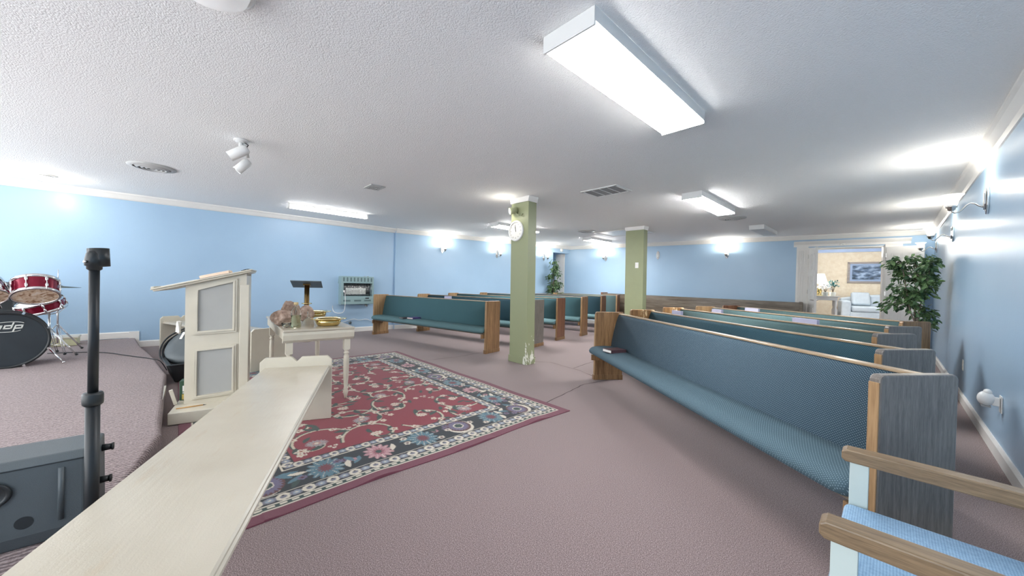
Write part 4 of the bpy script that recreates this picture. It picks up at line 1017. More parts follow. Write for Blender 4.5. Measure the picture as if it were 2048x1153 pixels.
for k in range(9):
    y = -0.30 + k * 0.075; m.prism([(y - 0.016, 0.515), (y, 0.50), (y + 0.016, 0.515), (y + 0.016, 0.585), (y, 0.60), (y - 0.016, 0.585)], HD, HD + 0.002, 'X')
for y in (-0.23, 0.0, 0.22): m.box(HD, HD + 0.002, y - 0.075, y + 0.075, 0.065, 0.10)
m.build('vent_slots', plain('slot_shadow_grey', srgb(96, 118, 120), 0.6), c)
m = MB(); m.box(HD, HD + 0.004, 0.17, 0.25, 0.125, 0.145); m.build('badge', M['dark'], c)
m = MB(); m.tube([(0.06, 0.23, 0.0), (0.06, 0.23, -0.04), (0.07, 0.26, -0.06)], 0.012, 10); m.cyl((0.06, 0.2, -0.03), (0.06, 0.26, -0.03), 0.018); m.cyl((0.08, 0.18, HH), (0.08, 0.18, HH + 0.015), 0.015); m.cyl((0.08, 0.25, HH), (0.08, 0.25, HH + 0.015), 0.02); m.build('gas_valve', M['nickel'], c)
def wpath(pts, n=8):
    out = []; P_ = [Vector(p) for p in pts]
    for i in range(len(P_) - 1):
        p0 = P_[max(0, i - 1)]; p1 = P_[i]; p2 = P_[i + 1]; p3 = P_[min(len(P_) - 1, i + 2)]
        for k in range(n):
            t = k / n; out.append(0.5 * ((2 * p1) + (p2 - p0) * t + (2 * p0 - 5 * p1 + 4 * p2 - p3) * t * t + (-p0 + 3 * p1 - 3 * p2 + p3) * t ** 3))
    out.append(P_[-1]); return out
o = MB().tube(wpath([(XL + 0.19, 2.73, 0.93), (XL + 0.20, 2.745, 0.88), (XL + 0.19, 2.76, 0.68), (XL + 0.16, 2.74, 0.48), (XL + 0.10, 2.66, 0.44), (XL + 0.05, 2.58, 0.47), (XL + 0.012, 2.56, 0.54), (XL + 0.012, 2.56, 0.60)]), 0.006, 8).box(XL + 0.178, XL + 0.20, 2.715, 2.745, 0.90, 0.945).build('power_cord', M['whiteplastic'])
tag(o, 'white power cord with plug looped over the front of the gas heater', 'cord')
o = MB().tube(wpath([(XL + 0.03, 2.55, 0.20), (XL + 0.03, 2.8, 0.24), (XL + 0.03, 3.0, 0.29), (XL + 0.03, 3.12, 0.26), (XL + 0.03, 3.3, 0.27), (XL + 0.03, 3.5, 0.17)]), 0.005, 8).build('floor_cord', M['whiteplastic'])
tag(o, 'thin white cord sagging along the left wall below the heater', 'cord')
o = MB().lathe([(0.0, 0), (0.03, 0), (0.03, 0.02), (0.0, 0.022)], 20, Matrix.Translation((XL + 0.001, 2.93, 0.21)) @ Matrix.Rotation(R_(90), 4, 'Y')).build('gas_pipe_stub', M['slate'])
tag(o, 'small dark pipe stub low on the wall under the heater', 'pipe')

# ------------------------------------------------------------------ tote with cord reel on the floor behind the pulpit
c = thing('plastic_tote', 'black plastic tote on the floor behind the pulpit', 'tote', (-5.62, 0.21, RZ), R_(5))
m = MB()
for (a, b, z) in (((0.26, 0.19), None, 0),): pass
def ring(a, b, z): return [(-a, -b, z), (a, -b, z), (a, b, z), (-a, b, z)]
V_ = ring(0.27, 0.19, 0) + ring(0.33, 0.24, 0.19) + ring(0.35, 0.26, 0.19) + ring(0.35, 0.26, 0.205) + ring(0.315, 0.225, 0.205) + ring(0.26, 0.18, 0.01)
m.add(V_, [(3, 2, 1, 0), (20, 21, 22, 23)] + [(k * 4 + i, k * 4 + (i + 1) % 4, (k + 1) * 4 + (i + 1) % 4, (k + 1) * 4 + i) for k in range(5) for i in range(4)])
m.build('tub', M['black'], c, bevel=0.008)
c = thing('cord_reel', 'black round cable reel with coiled cords leaning in the tote', 'cable reel', (-5.78, 0.18, 0.33), R_(20))
Mr = Matrix.Rotation(R_(-52), 4, 'Z') @ Matrix.Rotation(R_(48), 4, 'Y')
m = MB(); m.lathe([(0, -0.05), (0.19, -0.05), (0.235, -0.04), (0.245, 0.0), (0.23, 0.02), (0.14, 0.035), (0.0, 0.04)], 48, Mr); m.build('drum', M['charcoal'], c)
m = MB()
for k, rr in enumerate((0.256, 0.268, 0.262, 0.278)):
    m.tube([(rr * math.cos(a * math.pi / 24), rr * math.sin(a * math.pi / 24), -0.045 + 0.022 * k + 0.006 * math.sin(a * 0.7 + k)) for a in range(48)], 0.009, 8, closed=True, M=Mr)
m.build('coiled_cord', M['blackmetal'], c)
m = MB(); m.box(-0.17, -0.07, -0.125, -0.10, 0.036, 0.040, Mr); m.build('label_plate', M['paper'], c)

# ------------------------------------------------------------------ microphone stand (foreground)
c = thing('microphone_stand', 'black telescopic microphone stand with an empty clip beside the bench', 'microphone stand', (-1.985, -0.20, 0.0), 0)
m = MB(); m.lathe([(0.072, 0), (0.078, 0.006), (0.075, 0.02), (0.03, 0.034), (0.02, 0.04)], 40); m.build('base', M['blackmetal'], c)
m = MB(); m.lathe([(0.0190, 0.03), (0.0190, 0.70)], 28); m.build('lower_tube', M['blackmetal'], c)
m = MB(); m.lathe([(0.0215, 0.685), (0.0265, 0.69), (0.0275, 0.70), (0.0275, 0.725), (0.0245, 0.732), (0.0145, 0.733)], 28); m.build('clutch', M['black'], c)
m = MB(); m.lathe([(0.0138, 0.70), (0.0138, 1.185)], 28); m.build('upper_tube', M['blackmetal'], c)
m = MB(); m.lathe([(0.0138, 1.175), (0.020, 1.180), (0.020, 1.190), (0.025, 1.192), (0.025, 1.215), (0.021, 1.235), (0.016, 1.245), (0, 1.246)], 28); m.build('swivel', M['black'], c)
Mc = Matrix.Translation((0.0, 0, 1.222)) @ Matrix.Rotation(R_(46.5 + 0), 4, 'Z') @ Matrix.Rotation(R_(-4), 4, 'Y')
m = MB(); pts = []
for k in range(15):
    a = R_(200 + k * 20); pts.append((0.001 + 0.033 * math.cos(a), 0.012 + 0.024 * math.sin(a)))
inner = [(x * 0.88, 0.012 + (y - 0.012) * 0.86) for x, y in pts][::-1]
m.prism(pts + inner, -0.032, 0.033, 'Z', Mc, smooth=True); m.build('microphone_clip', M['black'], c)
m = MB(); m.cyl((0.019, -0.019, 1.205), (0.022, -0.022, 1.205), 0.005, M=None); m.build('clip_screw', M['nickel'], c)

# ------------------------------------------------------------------ floor monitor speaker (foreground left)
# right upper edge corner near (-2.32,-0.21,.47); top edge runs towards (-2.34,-0.47)
c = thing('stage_monitor', 'charcoal moulded stage monitor speaker lying on the stage carpet, lower left', 'speaker', (-2.335, -0.20, PT + 0.001), R_(-93.0))
# local x runs along the cabinet away from its right end, local y positive = towards the viewer side (+X world)
m = MB()
Lm = 0.74; hh = 0.328
prof = [(-0.03, 0.0), (0.0, hh), (0.185, hh - 0.004), (0.205, hh - 0.028), (0.207, 0.05), (0.19, 0.0)]
m.prism(prof, 0.022, Lm, 'X'); m.build('cabinet', M['charcoal'], c, bevel=0.008, seg=3)
m = MB(); m.prism([(y * 0.97 - 0.003, z * 0.96 + 0.006) for y, z in prof], 0.0, 0.022, 'X'); m.build('side_panel', M['charcoal'], c, bevel=0.008)
fa = Vector((0, 0.205, hh - 0.028)); fb = Vector((0, 0.207, 0.05)); fd = (fb - fa).normalized(); fn = Vector((0, -fd.z, fd.y)); fn = fn if fn.y > 0 else -fn
def onface(x, t): return Vector((x, 0, 0)) + fa * 1.0 + fd * t
def faceM(x, t, off=0.0):
    o_ = onface(x, t) + fn * off; Mx = Matrix.Identity(4)
    for i, ax in enumerate((Vector((1, 0, 0)), fd, fn)):
        for j in range(3): Mx[j][i] = ax[j]
    Mx.translation = o_; return Mx
m = MB(); m.box(0.022, Lm, -0.0015, 0.0015, -0.001, 0.001, faceM(0, 0.004, 0.0005)); m.build('panel_gap', M['dark'], c)
m = MB(); m.tube([(0.080, 0.025, 0.001), (0.080, 0.22, 0.001)], 0.008, 12, M=faceM(0, 0, 0)); m.build('rib', M['charcoal'], c)
m = MB(); m.lathe([(0.0, 0.001), (0.062, 0.001), (0.068, 0.006), (0.062, 0.010), (0.055, 0.004)], 36, faceM(0.27, 0.08, 0.0) @ Matrix.Diagonal((1.2, 0.8, 1, 1)), cap=False); m.build('handle_recess', M['black'], c)
m = MB(); m.tube([(0.026 * math.cos(R_(40 + k * 20)), 0.022 * math.sin(R_(40 + k * 20)), 0.006) for k in range(15)], 0.0025, 8, M=faceM(0.255, 0.08, 0)); m.build('handle_mark', M['charcoal'], c)
m = MB(); m.lathe([(0.0, 0.0015), (0.022, 0.0015)], 24, faceM(0.165, 0.20, 0), cap=False); m.build('screw_well', M['dark'], c)
for (y, z) in ((0.05, 0.27), (0.09, 0.15)):
    m = MB(); m.cyl((0, y, z), (-0.028, y, z), 0.014, 0.012); m.cyl((-0.028, y, z), (-0.034, y, z), 0.016, 0.015); m.build('foot_knob', M['black'], c)

# ------------------------------------------------------------------ drum kit
def orient(z, x=None):
    z = Vector(z).normalized(); return z.to_track_quat('Z', 'Y').to_matrix().to_4x4()
def drum_shell(parent, Mx, r, depth, headmat, shell='red', lugs=8, rimr=0.012, hoop='chrome'):
    m = MB(); m.lathe([(r, -depth / 2), (r, depth / 2)], 48, Mx, cap=False); m.build('shell', M[shell], parent)
    for sgn in (-1, 1):
        m = MB(); m.lathe([(0, sgn * depth / 2), (r * 0.985, sgn * depth / 2)], 48, Mx, cap=False); m.build('drum_head', headmat if sgn > 0 else M['ceramic'], parent)
    m = MB()
    for sgn in (-1, 1):
        m.lathe([(r + 0.002, sgn * (depth / 2 - 0.022)), (r + rimr, sgn * (depth / 2 - 0.018)), (r + rimr, sgn * (depth / 2 + 0.008)), (r - 0.004, sgn * (depth / 2 + 0.008)), (r - 0.004, sgn * depth / 2)], 48, Mx, cap=False)
    m.build('hoops', M[hoop], parent)
    for k in range(lugs):
        m = MB()
        a = 2 * math.pi * (k + 0.5) / lugs
        for zc in ((depth * 0.22, -depth * 0.22) if depth > 0.1 else (0,)):
            m.ell(((r + 0.012) * math.cos(a), (r + 0.012) * math.sin(a), zc), (0.012, 0.012, 0.026), 10, 6, Mx)
        m.tube([((r + 0.014) * math.cos(a), (r + 0.014) * math.sin(a), -depth / 2), ((r + 0.014) * math.cos(a), (r + 0.014) * math.sin(a), depth / 2)], 0.0035, 6, M=Mx)
        m.build('lug', M['chrome'], parent)
DK = 'drum kit pieces'
bc = Vector((-6.33, -1.24, PT + 0.292)); face = Vector((0.985, 0.16, 0.02))
c = thing('bass_drum', 'bass drum with black front head and white pdp logo at the left edge', 'drum', (0, 0, 0)); c.location = bc
Mx = orient(face)
r = 0.280
m = MB(); m.lathe([(r, -0.38), (r, 0.0)], 56, Mx, cap=False); m.build('shell', M['red'], c)
m = MB(); m.lathe([(0, 0.004), (r * 0.97, 0.004)], 56, Mx, cap=False); m.build('front_head', M['drumblack'], c)
m = MB()
for zz in (-0.40, 0.0): m.lathe([(r + 0.002, zz - 0.02), (r + 0.016, zz - 0.02), (r + 0.016, zz + 0.018), (r - 0.006, zz + 0.018), (r - 0.010, zz + 0.003)], 56, Mx, cap=False)
m.build('hoops', M['black'], c)
m = MB(); m.lathe([(0, -0.402), (r * 0.97, -0.402)], 56, Mx, cap=False); m.build('rear_head', M['ceramic'], c)
m = MB()
for k in range(8):
    a = 2 * math.pi * (k + 0.5) / 8
    m.box(-0.012, 0.012, -0.006, 0.012, -0.03, 0.03, Mx @ Matrix.Rotation(a, 4, 'Z') @ Matrix.Translation((r + 0.02, 0, 0.0)))
each(m, 'claw', M['chrome'], c)
# spurs
sd = Vector((face.y, -face.x, 0)).normalized()
for sg in (-1, 1):
    p0 = -face * 0.12 + sd * sg * (r * 0.9) + Vector((0, 0, -0.08)); p1 = face * 0.05 + sd * sg * (r + 0.10) + Vector((0, 0, -0.283))
    m = MB(); m.cyl(p0, p1, 0.008, 0.006); m.ell(tuple(p1 + Vector((0, 0, 0.004))), (0.014, 0.014, 0.010), 10, 6); m.build('spur', M['chrome'], c)
# logo on the head: lettering pdp with an oval swoosh
def pdp_logo(parent, Mx):
    m = MB()
    shear = Matrix.Identity(4); shear[0][1] = 0.28
    # local 2-D: X right (viewer), Y up
    def st(x, y, w_, h_): m.box(x, x + w_, y, y + h_, 0, 0.0015, L_)
    z = Mx.to_3x3() @ Vector((0, 0, 1)); upv = Vector((0, 0, 1)) - z * z.z; upv.normalize(); rv = upv.cross(z)
    B = Matrix.Identity(4)
    for i, ax in enumerate((rv, upv, z)):
        for j in range(3): B[j][i] = ax[j]
    L_ = B @ Matrix.Translation((-0.083, 0.118, 0.006)) @ shear @ Matrix.Diagonal((0.86, 1, 1, 1))
    h, wd, k = 0.042, 0.064, 0.013
    def p_(x):
        st(x, -0.026, k, h + 0.026); st(x, h - k, wd, k); st(x, 0, wd, k); st(x + wd - k, 0, k, h)
    def d_(x):
        st(x + wd - k, 0, k, h + 0.026); st(x, h - k, wd, k); st(x, 0, wd, k); st(x, 0, k, h)
    p_(0); d_(0.076); p_(0.152)
    for sg, y0 in ((1, h + 0.012), (-1, -0.012)):
        pts = [(0.108 + 0.105 * math.cos(R_(a)), y0 + sg * 0.020 * math.sin(R_(a)), 0.001) for a in range(10, 175, 10)]
        m.tube(pts, 0.0032, 6, M=L_)
    return m.build('logo', M['ceramic'], parent)
pdp_logo(c, Mx)
# toms
tc_ = Vector((-6.06, -1.005, 0.99))
c = thing('tom_drum', 'red sparkle tom drum tilted to show its pale lower head', 'drum'); c.location = tc_
Mx = orient((0.50, 0.10, -0.80)); drum_shell(c, Mx, 0.152, 0.165, M['head'])
m = MB(); m.tube([(-0.14, 0, 0.02), (-0.26, -0.05, -0.02), (-0.30, -0.10, -0.16)], 0.011); m.build('mount_arm', M['chrome'], c)
c = thing('tom_drum', 'red tom drum cut by the left edge of the picture', 'drum'); c.location = Vector((-6.02, -1.33, 0.965))
Mx = orient((0.50, 0.36, -0.78)); drum_shell(c, Mx, 0.152, 0.17, M['head'])
m = MB(); m.tube([(-0.14, 0, 0.02), (-0.24, 0.02, -0.02), (-0.30, 0.06, -0.18)], 0.011); m.build('mount_arm', M['chrome'], c)
c = thing('snare_drum', 'snare drum with dark shell tilted in a chrome stand', 'drum'); sc0 = Vector((-6.98, -1.115, 0.77)); c.location = sc0
Mx = orient((0.22, -0.30, 0.93)); drum_shell(c, Mx, 0.18, 0.115, M['ceramic'], 'red')
c = thing('snare_stand', 'chrome snare stand with splayed double-braced legs', 'drum stand', (-7.02, -1.06, PT + 0.001))
m = MB(); m.cyl((0, 0, 0.10), (0, 0, 0.58), 0.011); m.build('pole', M['chrome'], c)
m = MB()
for a in (30, 150, 270):
    ca_, sa_ = math.cos(R_(a)), math.sin(R_(a)); m.tube([(0, 0, 0.50), (0.12 * ca_, 0.12 * sa_, 0.52), (0.21 * ca_, 0.21 * sa_, 0.58), (0.22 * ca_, 0.22 * sa_, 0.63)], 0.005)
m.build('basket', M['chrome'], c)
for a in (60, 175, 290):
    ca_, sa_ = math.cos(R_(a)), math.sin(R_(a)); px, py = -sa_ * 0.008, ca_ * 0.008
    m = MB(); m.tube([(px, py, 0.34), (0.26 * ca_ + px, 0.26 * sa_ + py, 0.015)], 0.004); m.tube([(-px, -py, 0.34), (0.26 * ca_ - px, 0.26 * sa_ - py, 0.015)], 0.004); m.tube([(0, 0, 0.12), (0.15 * ca_, 0.15 * sa_, 0.14)], 0.004)
    lg = m.build('leg', M['chrome'], c)
    m = MB(); m.ell((0.265 * ca_, 0.265 * sa_, 0.013), (0.02, 0.016, 0.013), 10, 6); m.build('rubber_foot', M['black'], lg)
c = thing('cymbal_stand', 'chrome cymbal stand with a dark cymbal seen edge-on', 'cymbal', (-7.25, -1.03, PT + 0.001))
m = MB(); m.cyl((0, 0, 0.12), (0, 0, 0.9), 0.009); m.cyl((0, 0, 0.9), (0, 0, 1.05), 0.004); m.build('pole', M['chrome'], c)
m = MB(); m.lathe([(0, 0.855), (0.03, 0.853), (0.045, 0.842), (0.19, 0.826), (0.19, 0.824), (0.045, 0.839), (0, 0.851)], 40); m.build('cymbal', M['cymbal'], c)
for a in (20, 140, 260):
    ca_, sa_ = math.cos(R_(a)), math.sin(R_(a)); px, py = -sa_ * 0.008, ca_ * 0.008
    m = MB(); m.tube([(px, py, 0.36), (0.27 * ca_ + px, 0.27 * sa_ + py, 0.015)], 0.004); m.tube([(-px, -py, 0.36), (0.27 * ca_ - px, 0.27 * sa_ - py, 0.015)], 0.004)
    lg = m.build('leg', M['chrome'], c)
    m = MB(); m.ell((0.275 * ca_, 0.275 * sa_, 0.013), (0.02, 0.016, 0.013), 10, 6); m.build('rubber_foot', M['black'], lg)
c = thing('speaker_cabinet', 'dark speaker cabinet behind the drums at the left edge', 'speaker', (-7.65, -1.62, PT + 0.001), R_(10))
m = MB(); m.box(-0.2, 0.2, -0.2, 0.2, 0, 0.88); m.build('cabinet', M['charcoal'], c, bevel=0.01)
m = MB(); m.box(0.2, 0.206, -0.17, 0.17, 0.04, 0.84); m.build('grille', M['black'], c)
c = thing('storage_box', 'small beige storage box by the wall behind the drum stands', 'box', (-7.95, -1.08, PT + 0.001))
m = MB(); m.box(-0.12, 0.12, -0.14, 0.14, 0, 0.10); m.build('box', plain('beige_plastic', srgb(198, 196, 160), 0.5), c, bevel=0.01)
m = MB(); m.box(-0.13, 0.13, -0.15, 0.15, 0.10, 0.125); m.build('lid', M['creamplain'], c, bevel=0.006)
o = MB().tube(wpath([(-7.2, -1.1, PT + 0.006), (-7.1, -0.85, PT + 0.006), (-6.9, -0.6, PT + 0.006), (-6.5, -0.38, PT + 0.006), (-6.25, -0.24, PT + 0.006), (-6.1, -0.16, PT + 0.006), (-6.02, -0.08, PT - 0.02), (-6.0, -0.02, 0.02)]), 0.005, 8).build('stage_cable', M['blackmetal'])
tag(o, 'thin black cable running over the stage carpet from drums to tote', 'cable')

# ------------------------------------------------------------------ armchair (bottom right)
c = thing('armchair', 'armchair with oak arms, pale green posts and light blue seat, lower right corner', 'chair', (-0.10, 1.36, 0), 0)
yb, yf = 0.27, -0.27
def arm(y):
    P_ = [(-0.006, -0.02), (-0.012, -0.012), (-0.012, 0.012), (-0.006, 0.02), (0.57, 0.02), (0.57, -0.02), (0.0, -0.02)]
    m = MB(); w_ = 0.026
    top = [(0.0, 0.618), (0.0, 0.642), (0.012, 0.650), (0.30, 0.652), (0.56, 0.645), (0.56, 0.610), (0.01, 0.610)]
    m.prism(top, y - w_, y + w_, 'Y'); m.build('armrest', M['armoak'], c, bevel=0.004, seg=2)
arm(yb); arm(yf)
for y in (yb, yf):
    m = MB(); m.box(0.02, 0.065, y - 0.014, y + 0.014, 0.0, 0.611); m.build('front_leg', M['palegreen'], c, bevel=0.002)
    m = MB(); m.prism([(0.50, 0.0), (0.545, 0.0), (0.555, 0.62), (0.59, 0.95), (0.55, 0.95), (0.51, 0.62)], y - 0.014, y + 0.014, 'Y'); m.build('rear_leg', M['palegreen'], c, bevel=0.002)
m = MB(); m.box(0.03, 0.53, yf + 0.015, yb - 0.015, 0.36, 0.405); m.build('seat_frame', M['palegreen'], c, bevel=0.002)
m = MB(); m.box(0.01, 0.52, yf + 0.016, yb - 0.016, 0.405, 0.478); o = m.build('seat_cushion', M['chairblue'], c, bevel=0.018, seg=4)
m = MB(); m.prism([(0.515, 0.50), (0.55, 0.88), (0.50, 0.88), (0.465, 0.50)], yf + 0.03, yb - 0.03, 'Y'); m.build('backrest', M['chairblue'], c, bevel=0.015, seg=3)

# ------------------------------------------------------------------ things on the right wall
c = thing('wall_outlet', 'white outlet plate low on the right wall near the rear pews', 'outlet', (XR - 0.001, 6.28, 0.40))
m = MB(); m.box(-0.006, 0, -0.036, 0.036, -0.058, 0.058); m.build('plate', M['whiteplastic'], c, bevel=0.002)
m = MB(); m.box(-0.008, -0.005, -0.017, 0.017, 0.008, 0.038); m.box(-0.008, -0.005, -0.017, 0.017, -0.038, -0.008); m.build('sockets', M['ceramic'], c)
c = thing('wall_outlet', 'white outlet plate on the right wall holding the air freshener', 'outlet', (XR - 0.001, 4.30, 0.39))
m = MB(); m.box(-0.006, 0, -0.04, 0.04, -0.06, 0.06); m.build('plate', M['whiteplastic'], c, bevel=0.002)
c = thing('air_freshener', 'bulbous white plug-in air freshener on the right wall outlet', 'air freshener', (XR - 0.008, 4.30, 0.41))
m = MB(); m.box(-0.035, -0.001, -0.02, 0.02, -0.035, 0.025); m.build('plug', M['whiteplastic'], c, bevel=0.005)
m = MB(); m.ell((-0.062, 0, 0.008), (0.042, 0.040, 0.052), 24, 14); m.ell((-0.055, 0.0, 0.055), (0.022, 0.026, 0.022), 18, 10); m.build('shell', M['whiteplastic'], c)
m = MB(); m.box(-0.085, -0.04, -0.02, 0.02, -0.052, -0.040); m.build('vent_slot', M['ventdark'], c, bevel=0.002)

# ------------------------------------------------------------------ ficus trees
def ficus(label, loc, H, rx, n, seed, mat, potcol='black', z0=0.55, lean=0.0, leafL=0.085):
    c = thing('potted_ficus', label, 'plant', loc)
    rnd = random.Random(seed)
    m = MB(); m.lathe([(0.11, 0), (0.12, 0.01), (0.155, 0.28), (0.165, 0.285), (0.165, 0.30), (0.145, 0.30), (0.13, 0.26), (0, 0.25)], 32); m.build('pot', M[potcol], c)
    m = MB(); tips = []
    for k in range(4):
        a = rnd.uniform(0, 6.28); x0, y0 = 0.02 * math.cos(a), 0.02 * math.sin(a)
        tx, ty = rx * 0.45 * math.cos(a + k), rx * 0.45 * math.sin(a + k)
        P_ = [(x0, y0, 0.25), (x0 * 2 + 0.01, y0 * 2, 0.6), (tx * 0.3, ty * 0.3, H * 0.55), (tx * 0.7, ty * 0.7, H * 0.78), (tx, ty, H * 0.95)]
        PP = wpath(P_, 5); m.tube(PP, [0.013 * (1 - 0.75 * i / len(PP)) for i in range(len(PP))], 7)
        for q in range(7):
            i = rnd.randrange(int(len(PP) * 0.35), len(PP)); p = PP[i]; a2 = rnd.uniform(0, 6.28); R2 = rx * rnd.uniform(0.45, 1.0)
            e = Vector((p.x * 0.4 + R2 * math.cos(a2), p.y * 0.4 + R2 * math.sin(a2), p.z + rnd.uniform(-0.12, 0.16)))
            mid = (p + e) / 2 + Vector((0, 0, 0.05)); m.tube([p, mid, e], [0.005, 0.004, 0.002], 5); tips.append((p, mid, e))
    m.build('trunk', M['bark'], c)
    m = MB()
    def leaf(p, d, L, w_, up):
        d = d.normalized(); s_ = d.cross(up); s_ = s_.normalized() if s_.length > 1e-3 else Vector((1, 0, 0)); u = s_.cross(d)
        P_ = [p, p + d * L * 0.35 + s_ * w_ + u * 0.006, p + d * L * 0.75 + s_ * w_ * 0.7, p + d * L - u * 0.012, p + d * L * 0.75 - s_ * w_ * 0.7, p + d * L * 0.35 - s_ * w_ + u * 0.006, p + d * L * 0.4 - u * 0.006, p + d * L * 0.75 - u * 0.008]
        m.add([tuple(q) for q in P_], [(0, 1, 6), (1, 2, 7, 6), (2, 3, 7), (0, 6, 5), (6, 7, 4, 5), (7, 3, 4)], False)
    for q in range(n):
        p0, p1, p2 = tips[rnd.randrange(len(tips))]; t = rnd.random() ** 0.6
        p = (p0.lerp(p1, t * 2) if t < 0.5 else p1.lerp(p2, t * 2 - 1)) + Vector((rnd.gauss(0, 0.035), rnd.gauss(0, 0.035), rnd.gauss(0, 0.04)))
        if loc[0] + p.x > 0.44 or (Vector((loc[0] + p.x, loc[1] + p.y)) - LA.to_2d()).dot(Vector((LD.y, -LD.x))) < 0.10: continue
        d = Vector((p.x, p.y, 0)) * 1.2 + Vector((rnd.gauss(0, 0.35), rnd.gauss(0, 0.35), rnd.gauss(-0.25, 0.3)))
        leaf(p, d, leafL * rnd.uniform(0.7, 1.2), leafL * 0.27 * rnd.uniform(0.8, 1.2), Vector((rnd.gauss(0, 0.4), rnd.gauss(0, 0.4), 1)))
    o = m.build('foliage', mat, c)
    return c
ficus('tall potted ficus by the open door and the right wall', (0.235, 7.72, 0), 1.66, 0.31, 1050, 3, M['leaf'])
ficus('slimmer ficus in the far left corner by the passage', (-7.17, 8.56, 0), 1.88, 0.24, 1000, 9, M['leaf'], leafL=0.085)

# ------------------------------------------------------------------ double doorway in the back wall
dr = struct(thing('door_2', None, None))
m = MB()
for (a, b) in ((5.855, OP0 + 0.005), (OP1 - 0.005, OP1 + 0.25)):
    m.box(a, b, -0.022, 0.0, 0, OPZ + 0.02, MBW)
    for k in range(4): m.box(a + 0.025 + k * 0.038, a + 0.042 + k * 0.038, -0.034, -0.022, 0.14, OPZ - 0.06, MBW)
    m.box(a - 0.01, b + 0.01, -0.036, 0, 0, 0.14, MBW)
m.build('pilaster', M['white'], dr, bevel=0.003)
m = MB()
prof = [(0.0, OPZ + 0.02), (-0.03, OPZ + 0.02), (-0.03, OPZ + 0.07), (-0.045, OPZ + 0.075), (-0.09, OPZ + 0.125), (-0.095, OPZ + 0.14), (0, OPZ + 0.14)]
m.prism(prof, 5.80, OP1 + 0.36, 'X', MBW); m.build('cornice', M['white'], dr)
m = MB(); m.box(OP0 - 0.002, OP0 + 0.03, -0.0, 0.13, 0, OPZ, MBW); m.box(OP1 - 0.03, OP1 + 0.002, 0, 0.13, 0, OPZ, MBW); m.box(OP0, OP1, 0, 0.13, OPZ - 0.03, OPZ, MBW); m.build('jamb', M['white'], dr)
m = MB(); m.box(6.60, 6.63, -0.04, -0.03, OPZ + 0.035, OPZ + 0.06, MBW); m.box(6.65, 6.70, -0.04, -0.03, OPZ + 0.04, OPZ + 0.055, MBW); m.build('catch', M['nickel'], dr)
# leaves
def leaf_door(hinge_s, ang, Lw, label):
    Mh = MBW @ Matrix.Translation((hinge_s, -0.03, 0.01)) @ Matrix.Rotation(R_(ang), 4, 'Z')
    d = struct(thing('door_3' if ang > 180 else 'door_4', None, None))
    m = MB(); m.box(0, Lw, -0.018, 0.018, 0, OPZ - 0.05, Mh); m.build('door_leaf', M['white'], d, bevel=0.002)
    m = MB()
    for sgn in (-1, 1):
        for (x0, x1) in ((0.07, Lw / 2 - 0.03), (Lw / 2 + 0.03, Lw - 0.07)):
            for (z0_, z1_) in ((0.18, 0.80), (0.95, 1.50), (1.62, 1.98)):
                for (a, b, e_, f_) in ((x0, x1, z0_, z0_ + 0.02), (x0, x1, z1_ - 0.02, z1_), (x0, x0 + 0.02, z0_, z1_), (x1 - 0.02, x1, z0_, z1_)):
                    m.box(a, b, sgn * 0.018, sgn * 0.026, e_, f_, Mh)
                m.box(x0 + 0.035, x1 - 0.035, sgn * 0.018, sgn * 0.024, z0_ + 0.035, z1_ - 0.035, Mh)
    m.build('door_panels', M['white'], d, bevel=0.003)
    m = MB()
    for z in (0.25, 1.1, 1.9): m.box(-0.012, 0.006, -0.024, 0.024, z, z + 0.09, Mh)
    each(m, 'hinge', M['nickel'], d)
    m = MB()
    for sgn in (-1, 1): m.cyl(Mh @ Vector((Lw - 0.06, 0, 0.97)), Mh @ Vector((Lw - 0.06, sgn * 0.055, 0.97)), 0.010); m.cyl(Mh @ Vector((Lw - 0.06, sgn * 0.055, 0.97)), Mh @ Vector((Lw - 0.15, sgn * 0.055, 0.97)), 0.008)
    m.build('door_handle', M['nickel'], d)
leaf_door(OP1 + 0.02, -24, 0.53, '')
leaf_door(OP0 + 0.03, 280, 0.53, '')

# lounge behind the doorway, one step up
LF = 0.28
m = MB(); m.box(4.6, 9.6, 0.125, 3.6, 0, LF, MBW); struct(m.build('floor_lounge', M['carpet']))
def L_(s, t, z=0): p = MBW @ Vector((s, t, z)); return (p.x, p.y, p.z)
c = thing('framed_picture', 'wide landscape picture in a grey frame on the beige lounge wall', 'picture', L_(7.53, 3.595, 1.74), R_(10))
PWd, PHt = 0.39, 0.30
m = MB()
for (a, b, e_, f_) in ((-PWd, PWd, PHt - 0.05, PHt), (-PWd, PWd, -PHt, -PHt + 0.05), (-PWd, -PWd + 0.05, -PHt, PHt), (PWd - 0.05, PWd, -PHt, PHt)): m.box(a, b, -0.03, 0, e_, f_)
m.build('frame', M['greyframe'], c, bevel=0.006)
m = MB(); m.box(-PWd + 0.05, PWd - 0.05, -0.012, -0.002, -PHt + 0.05, PHt - 0.05); m.build('mat_board', plain('blue_mat_board', srgb(150, 172, 204), 0.5), c)
t = NT('blue_landscape_print'); v = t.coords((1, 1, 2.5)); n1 = t.noise(v, 5, 4)
t.set(Base_Color=t.ramp(n1, [(0.38, srgb(46, 66, 84)), (0.5, srgb(92, 116, 148)), (0.62, srgb(164, 186, 214))]), Roughness=0.3)
m = MB(); m.box(-PWd + 0.10, PWd - 0.10, -0.016, -0.012, -PHt + 0.10, PHt - 0.10); m.build('print', t.m, c)

